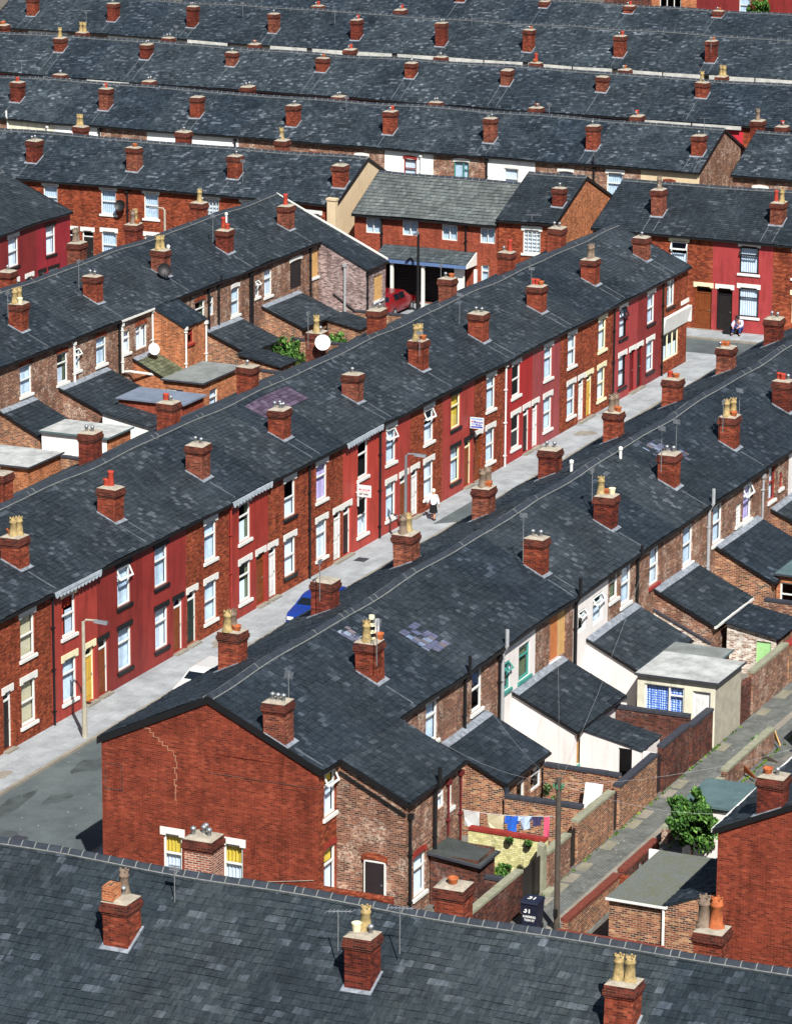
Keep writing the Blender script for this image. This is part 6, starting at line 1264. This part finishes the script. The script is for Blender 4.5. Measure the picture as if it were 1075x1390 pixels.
# ================================================================ cars
def car(label, x, y, mat, L=3.6, W=1.55, flip=1, plate='yellow'):
    t = thing('parked_car', label, 'car', (x, y, 0)); h = W/2
    st = [(-.5, .42, .5, .9, .9), (-.485, .3, .78, .98, .95), (-.46, .22, .86, 1, .93), (-.36, .22, 1.24, 1, .74), (-.28, .22, 1.3, 1, .74), (.08, .22, 1.3, 1, .74), (.14, .22, 1.26, 1, .74), (.27, .22, .88, 1, .92), (.45, .22, .74, .97, .9), (.49, .3, .64, .93, .86), (.5, .4, .5, .88, .85)]
    m = MB(); b = 0; rg = []
    for (fx, zb, zt, wb, wt) in st:
        X = x+flip*fx*L; zm = min(.86, zt-.01); zq = min(.55, zt-.02)
        half = [(wb*h*.94, zb), (wb*h, min(.4, zq)), (wb*h, zq), (wb*h*.97, zm), (wt*h, zt-.03 if zt > 1 else zt), (wt*h*.85, zt)]
        rg.append([(X, y+s, z) for s, z in half]+[(X, y-s, z) for s, z in reversed(half)])
    for r0, r1 in zip(rg, rg[1:]):
        n = len(r0)
        for i in range(n-1): m.face([r0[i], r0[i+1], r1[i+1], r1[i]])
        m.face([r0[n-1], r0[0], r1[0], r1[n-1]])
    m.face(rg[0]); m.face(rg[-1]); body = m.build('body', mat, t)
    g = MB(); mid = lambda p, q, f: tuple(p[i]+(q[i]-p[i])*f for i in range(3))
    def gl(a, b_, i0, i1, f0, f1, dz=.012, dx=0):
        P = [mid(rg[a][i0], rg[b_][i0], f0), mid(rg[a][i0], rg[b_][i0], f1), mid(rg[a][i1], rg[b_][i1], f1), mid(rg[a][i1], rg[b_][i1], f0)]
        c = [mid(P[0], P[2], .5)]*4
        g.face([(lambda q: (q[0]+dx*flip, q[1], q[2]+dz))(mid(p, c[0], .1)) for p in P])
    gl(2, 3, 4, 7, .08, .92, .012, -.012); gl(6, 7, 4, 7, .06, .92, .012, .012)
    for i0, i1, s in ((3, 4, 1), (8, 7, -1)):
        for a, b_ in ((3, 4), (4, 5)):
            P = [rg[a][i0], rg[b_][i0], rg[b_][i1], rg[a][i1]]; c = mid(P[0], P[2], .5)
            if a == 4:
                for f0, f1 in ((0, .48), (.52, 1)): g.face([(q[0], q[1]+s*.012, q[2]) for q in (mid(mid(P[0], P[1], f0), mid(P[3], P[2], f0), .08), mid(mid(P[0], P[1], f1), mid(P[3], P[2], f1), .08), mid(mid(P[0], P[1], f1), mid(P[3], P[2], f1), .9), mid(mid(P[0], P[1], f0), mid(P[3], P[2], f0), .9))])
    m2 = m_plain('car_glass', S(20, 26, 32), .08, .0, spec=.8); g.build('windows', m2, t)
    for fx in (-.31, .31):
        for s in (-1, 1):
            m = MB(); X = x+flip*fx*L; yy0 = y+s*(h-.12); m.tube([(X, yy0, .27), (X, y+s*(h+.015), .27)], .27, 16); w = m.build('wheel', M['black'], t)
            m = MB(); m.tube([(X, y+s*(h+.016), .27), (X, y+s*(h+.03), .27)], .15, 12); m.build('hubcap', M['metal'], w)
    for s in (-1, 1):
        m = MB(); X = x-flip*.492*L; m.box(*sorted((X-.02, X+.05)), *sorted((y+s*h*.62, y+s*h*.93)), .58, .76); m.build('tail_light', M['redtrim'], t)
        m = MB(); X = x+flip*.488*L; m.box(*sorted((X-.05, X+.03)), *sorted((y+s*h*.5, y+s*h*.85)), .5, .63); m.build('headlight', M['dirtywhite'], t)
    m = MB(); X = x-flip*.505*L; m.box(*sorted((X-.02, X+.03)), y-.26, y+.26, .44, .56); m.build('number_plate', M[plate], t)
    m = MB(); X = x-flip*.5*L; m.box(*sorted((X-.07, X+.09)), y-h*.92, y+h*.92, .3, .43); m.build('bumper', M['black'], t); m = MB(); X = x+flip*.495*L; m.box(*sorted((X-.09, X+.06)), y-h*.9, y+h*.9, .28, .4); m.build('bumper', M['black'], t)
    return t
def carpaint(n, c): 
    mt = m_plain(n, c, .25, .03, spec=.6); return mt
a = aZ(521, 400, .7); car('dark red hatchback parked on the forecourt', 188.6, aX(517, 400, 187.2).y, carpaint('red_car_paint', S(112, 16, 22)), L=3.7, W=1.5)
nb = aZ(379, 838, .45); car('blue hatchback half hidden behind the near roof', nb.x+1.45, nb.y-1.15, carpaint('blue_car_paint', S(22, 50, 122)), L=3.5, flip=-1)
nw = aZ(217, 936, .45); car('white hatchback half hidden behind the near roof', nw.x+1.2, nw.y-1.5, carpaint('white_car_paint', S(184, 184, 182)), L=3.5, flip=-1)
# ================================================================ people
def skin_mesh(name, pts, edges, parent, mat, sub=2):
    o0 = Vector(parent.location); me = bpy.data.meshes.new(name); me.from_pydata([tuple(Vector(p[:3])-o0) for p in pts], edges, [])
    o = bpy.data.objects.new(name, me); COL.objects.link(o); o.parent = parent; md = o.modifiers.new('Skin', 'SKIN'); md.use_smooth_shade = True
    for i, p in enumerate(pts): r = p[3]; me.skin_vertices[0].data[i].radius = (r, r if len(p) < 5 else p[4])
    me.skin_vertices[0].data[0].use_root = True
    s = o.modifiers.new('Sub', 'SUBSURF'); s.levels = s.render_levels = sub; me.materials.append(mat); return o
def person(label, base, face, pose, top, bottom, hair, skirt=None, S_=1.):
    """pose joints in local metres (forward, left, up) from the feet midpoint"""
    t = thing('person', label, 'person', base); f = Vector((math.cos(face), math.sin(face), 0)); l = Vector((-f.y, f.x, 0))
    W = lambda p: tuple(Vector(base)+f*p[0]*S_+l*p[1]*S_+Vector((0, 0, p[2]*S_)))
    P = pose; pts = []; ed = []; ix = {}
    def add(n, r, par=None):
        ix[n] = len(pts); pts.append((*W(P[n]), r*S_));
        if par: ed.append((ix[par], ix[n]))
    add('pelvis', .12); add('waist', .105, 'pelvis'); add('chest', .125, 'waist'); add('neck', .05, 'chest'); add('head0', .07, 'neck'); add('head', .085, 'head0'); add('crown', .06, 'head')
    for s in 'LR':
        add('sh'+s, .055, 'chest'); add('el'+s, .04, 'sh'+s); add('wr'+s, .028, 'el'+s); add('pa'+s, .03, 'wr'+s)
        for k in range(5):
            d = (Vector(P['pa'+s])-Vector(P['wr'+s])).normalized(); n = f'fi{s}{k}'; sd = (k-2)*.014
            P[n] = tuple(Vector(P['pa'+s])+d*(.07 if k else .03)+Vector((sd*1.2, sd, -.01))); add(n, .009, 'pa'+s)
        add('hip'+s, .085, 'pelvis'); add('kn'+s, .058, 'hip'+s); add('an'+s, .036, 'kn'+s); add('to'+s, .034, 'an'+s)
    body = skin_mesh('body', pts, ed, t, M['skin'])
    def sub(name, names, links, grow, mat):
        q = [(*pts[ix[n]][:3], pts[ix[n]][3]+grow*S_) for n in names]; skin_mesh(name, q, [(names.index(a), names.index(b)) for a, b in links], t, mat, 2)
    sub('shirt', ['waist', 'pelvis', 'chest', 'shL', 'elL', 'wrL', 'shR', 'elR', 'wrR'], [('waist', 'pelvis'), ('waist', 'chest'), ('chest', 'shL'), ('shL', 'elL'), ('elL', 'wrL'), ('chest', 'shR'), ('shR', 'elR'), ('elR', 'wrR')], .045, top)
    if skirt:
        m = MB(); pv = P['pelvis']; rr = []
        for z, r in ((pv[2]+.1, .135), (pv[2]-.05, .18), (pv[2]-.25, .2), (pv[2]-.42, .235)):
            rr.append([W((pv[0]+r*.85*math.cos(a*math.pi/8)*(1+.06*math.sin(a*3)), pv[1]+r*math.sin(a*math.pi/8), z)) for a in range(16)])
        for r0, r1 in zip(rr, rr[1:]):
            for k in range(16): m.face([r0[k], r0[(k+1) % 16], r1[(k+1) % 16], r1[k]])
        m.build('skirt', bottom, t, smooth=True)
    else: sub('trousers', ['pelvis', 'hipL', 'knL', 'anL', 'hipR', 'knR', 'anR'], [('pelvis', 'hipL'), ('hipL', 'knL'), ('knL', 'anL'), ('pelvis', 'hipR'), ('hipR', 'knR'), ('knR', 'anR')], .018, bottom)
    hd = Vector(P['head']); m = MB(); c = W((hd.x-.02, hd.y, hd.z+.03)); m.lathe(c[0], c[1], [(.085*S_, c[2]-.08*S_), (.108*S_, c[2]-.02*S_), (.105*S_, c[2]+.04*S_), (.08*S_, c[2]+.09*S_), (.03*S_, c[2]+.115*S_)], 12); m.build('hair', hair, t, smooth=True)
    fc = MB()
    for s in (-1, 1):
        e = W((hd.x+.083, hd.y+s*.032, hd.z+.005)); fc.lathe(e[0], e[1], [(.001, e[2]-.01), (.011, e[2]), (.001, e[2]+.01)], 6)
    fc.build('eyes', M['black'], t)
    nm = MB(); n0 = W((hd.x+.085, hd.y, hd.z+.0)); n1 = W((hd.x+.105, hd.y, hd.z-.03)); nm.tube([n0, n1], .012, 6, r2=.016); nm.build('nose', M['skin'], t)
    for s in 'LR':
        m = MB(); a = Vector(P['an'+s]); b = Vector(P['to'+s]); m.tube([W(a+Vector((-.05, 0, -.02))), W(a+Vector((.03, 0, -.03))), W(b+Vector((.04, 0, 0)))], .045*S_, 8, r2=.04*S_); m.build('shoe', M['black'], t)
    return t
walk = dict(pelvis=(0, 0, .84), waist=(.0, 0, 1.0), chest=(.02, 0, 1.22), neck=(.03, 0, 1.38), head0=(.04, 0, 1.45), head=(.05, 0, 1.53), crown=(.05, 0, 1.6),
 shL=(.02, .17, 1.3), elL=(-.06, .27, 1.06), wrL=(.02, .33, .86), paL=(.04, .34, .78), shR=(.02, -.17, 1.3), elR=(.0, -.24, 1.05), wrR=(.06, -.28, .83), paR=(.08, -.29, .75),
 hipL=(0, .08, .8), knL=(.1, .08, .45), anL=(.06, .08, .08), toL=(.18, .09, .04), hipR=(0, -.08, .8), knR=(.0, -.08, .45), anR=(-.12, -.08, .09), toR=(0, -.09, .04))
wp = aZ(588, 706, .1); person('woman in white blouse and black skirt walking along the pavement', (wp.x, wp.y, .1), .1, walk, m_plain('white_blouse', S(214, 220, 224), .9), M['black'], m_plain('white_hair', S(206, 196, 178), .9), True, .86)
sit = dict(pelvis=(-.02, 0, .3), waist=(.06, 0, .45), chest=(.2, 0, .62), neck=(.3, 0, .74), head0=(.34, 0, .8), head=(.38, 0, .87), crown=(.38, 0, .95),
 shL=(.2, .18, .68), elL=(.36, .24, .5), wrL=(.5, .12, .44), paL=(.56, .08, .42), shR=(.2, -.18, .68), elR=(.36, -.26, .5), wrR=(.52, -.18, .44), paR=(.58, -.16, .4),
 hipL=(.0, .1, .28), knL=(.42, .16, .42), anL=(.46, .16, .08), toL=(.6, .18, .04), hipR=(0, -.1, .28), knR=(.42, -.2, .42), anR=(.5, -.22, .08), toR=(.64, -.24, .04))
sp = aX(1002, 452, 191.0); person('person in pale shirt and blue jeans sitting by the cherry red wall', (191.15, sp.y, .1), math.pi, sit, m_plain('lilac_shirt', S(176, 170, 196), .9), m_plain('jeans', S(44, 60, 110), .9), M['black'], None, 1.1)
m = MB(); m.box(190.95, 191.4, sp.y-.05, sp.y+.5, .1, .35); tag(m.build('crate', M['darkboard']), 'dark low crate the seated person rests on', 'crate')
m = MB(); m.hexa([(190.7, sp.y+.35, .1), (191.1, sp.y+.35, .1), (191.1, sp.y+.8, .1), (190.7, sp.y+.8, .1)], [(190.8, sp.y+.4, .6), (191.1, sp.y+.4, .65), (191.1, sp.y+.75, .65), (190.8, sp.y+.75, .6)]); tag(m.build('bag', M['black']), 'black bag standing beside the seated person', 'bag')
# ================================================================ camera, sun, sky
cam = bpy.data.cameras.new('camera'); co = bpy.data.objects.new('camera', cam); COL.objects.link(co)
from mathutils import Matrix
rot = Matrix((R2, U2, -FW)).transposed(); co.matrix_world = Matrix.Translation(CC) @ rot.to_4x4()
cam.sensor_fit = 'VERTICAL'; cam.sensor_height = 24; cam.lens = 24*CF/1390; cam.clip_end = 3000; cam.clip_start = 1; SC.camera = co
SUN_EL = math.radians(45.5); d = Vector((math.cos(SUN_EL)*math.cos(math.radians(37.5)), math.cos(SUN_EL)*math.sin(math.radians(37.5)), -math.sin(SUN_EL)))
sl = bpy.data.lights.new('sun', 'SUN'); sl.energy = 5.; sl.angle = math.radians(.5); sl.color = (1, .97, .92); so = bpy.data.objects.new('sun', sl); COL.objects.link(so); so.rotation_euler = d.to_track_quat('-Z', 'Y').to_euler(); so.location = (60, 20, 80)
w = bpy.data.worlds.new('World'); SC.world = w; w.use_nodes = True; nt = w.node_tree; sk = nt.nodes.new('ShaderNodeTexSky'); sk.sky_type = 'NISHITA'; sk.sun_disc = False; sk.sun_elevation = SUN_EL; sk.sun_rotation = math.atan2(-d.x, -d.y); nt.links.new(sk.outputs[0], nt.nodes['Background'].inputs[0]); nt.nodes['Background'].inputs[1].default_value = .05
vs = SC.view_settings; vs.view_transform = 'Standard'; vs.look = 'None'; vs.exposure = .72; vs.gamma = 1; vs.use_curve_mapping = False
SC.cycles.max_bounces = 6; SC.cycles.transparent_max_bounces = 6; SC.cycles.use_denoising = True
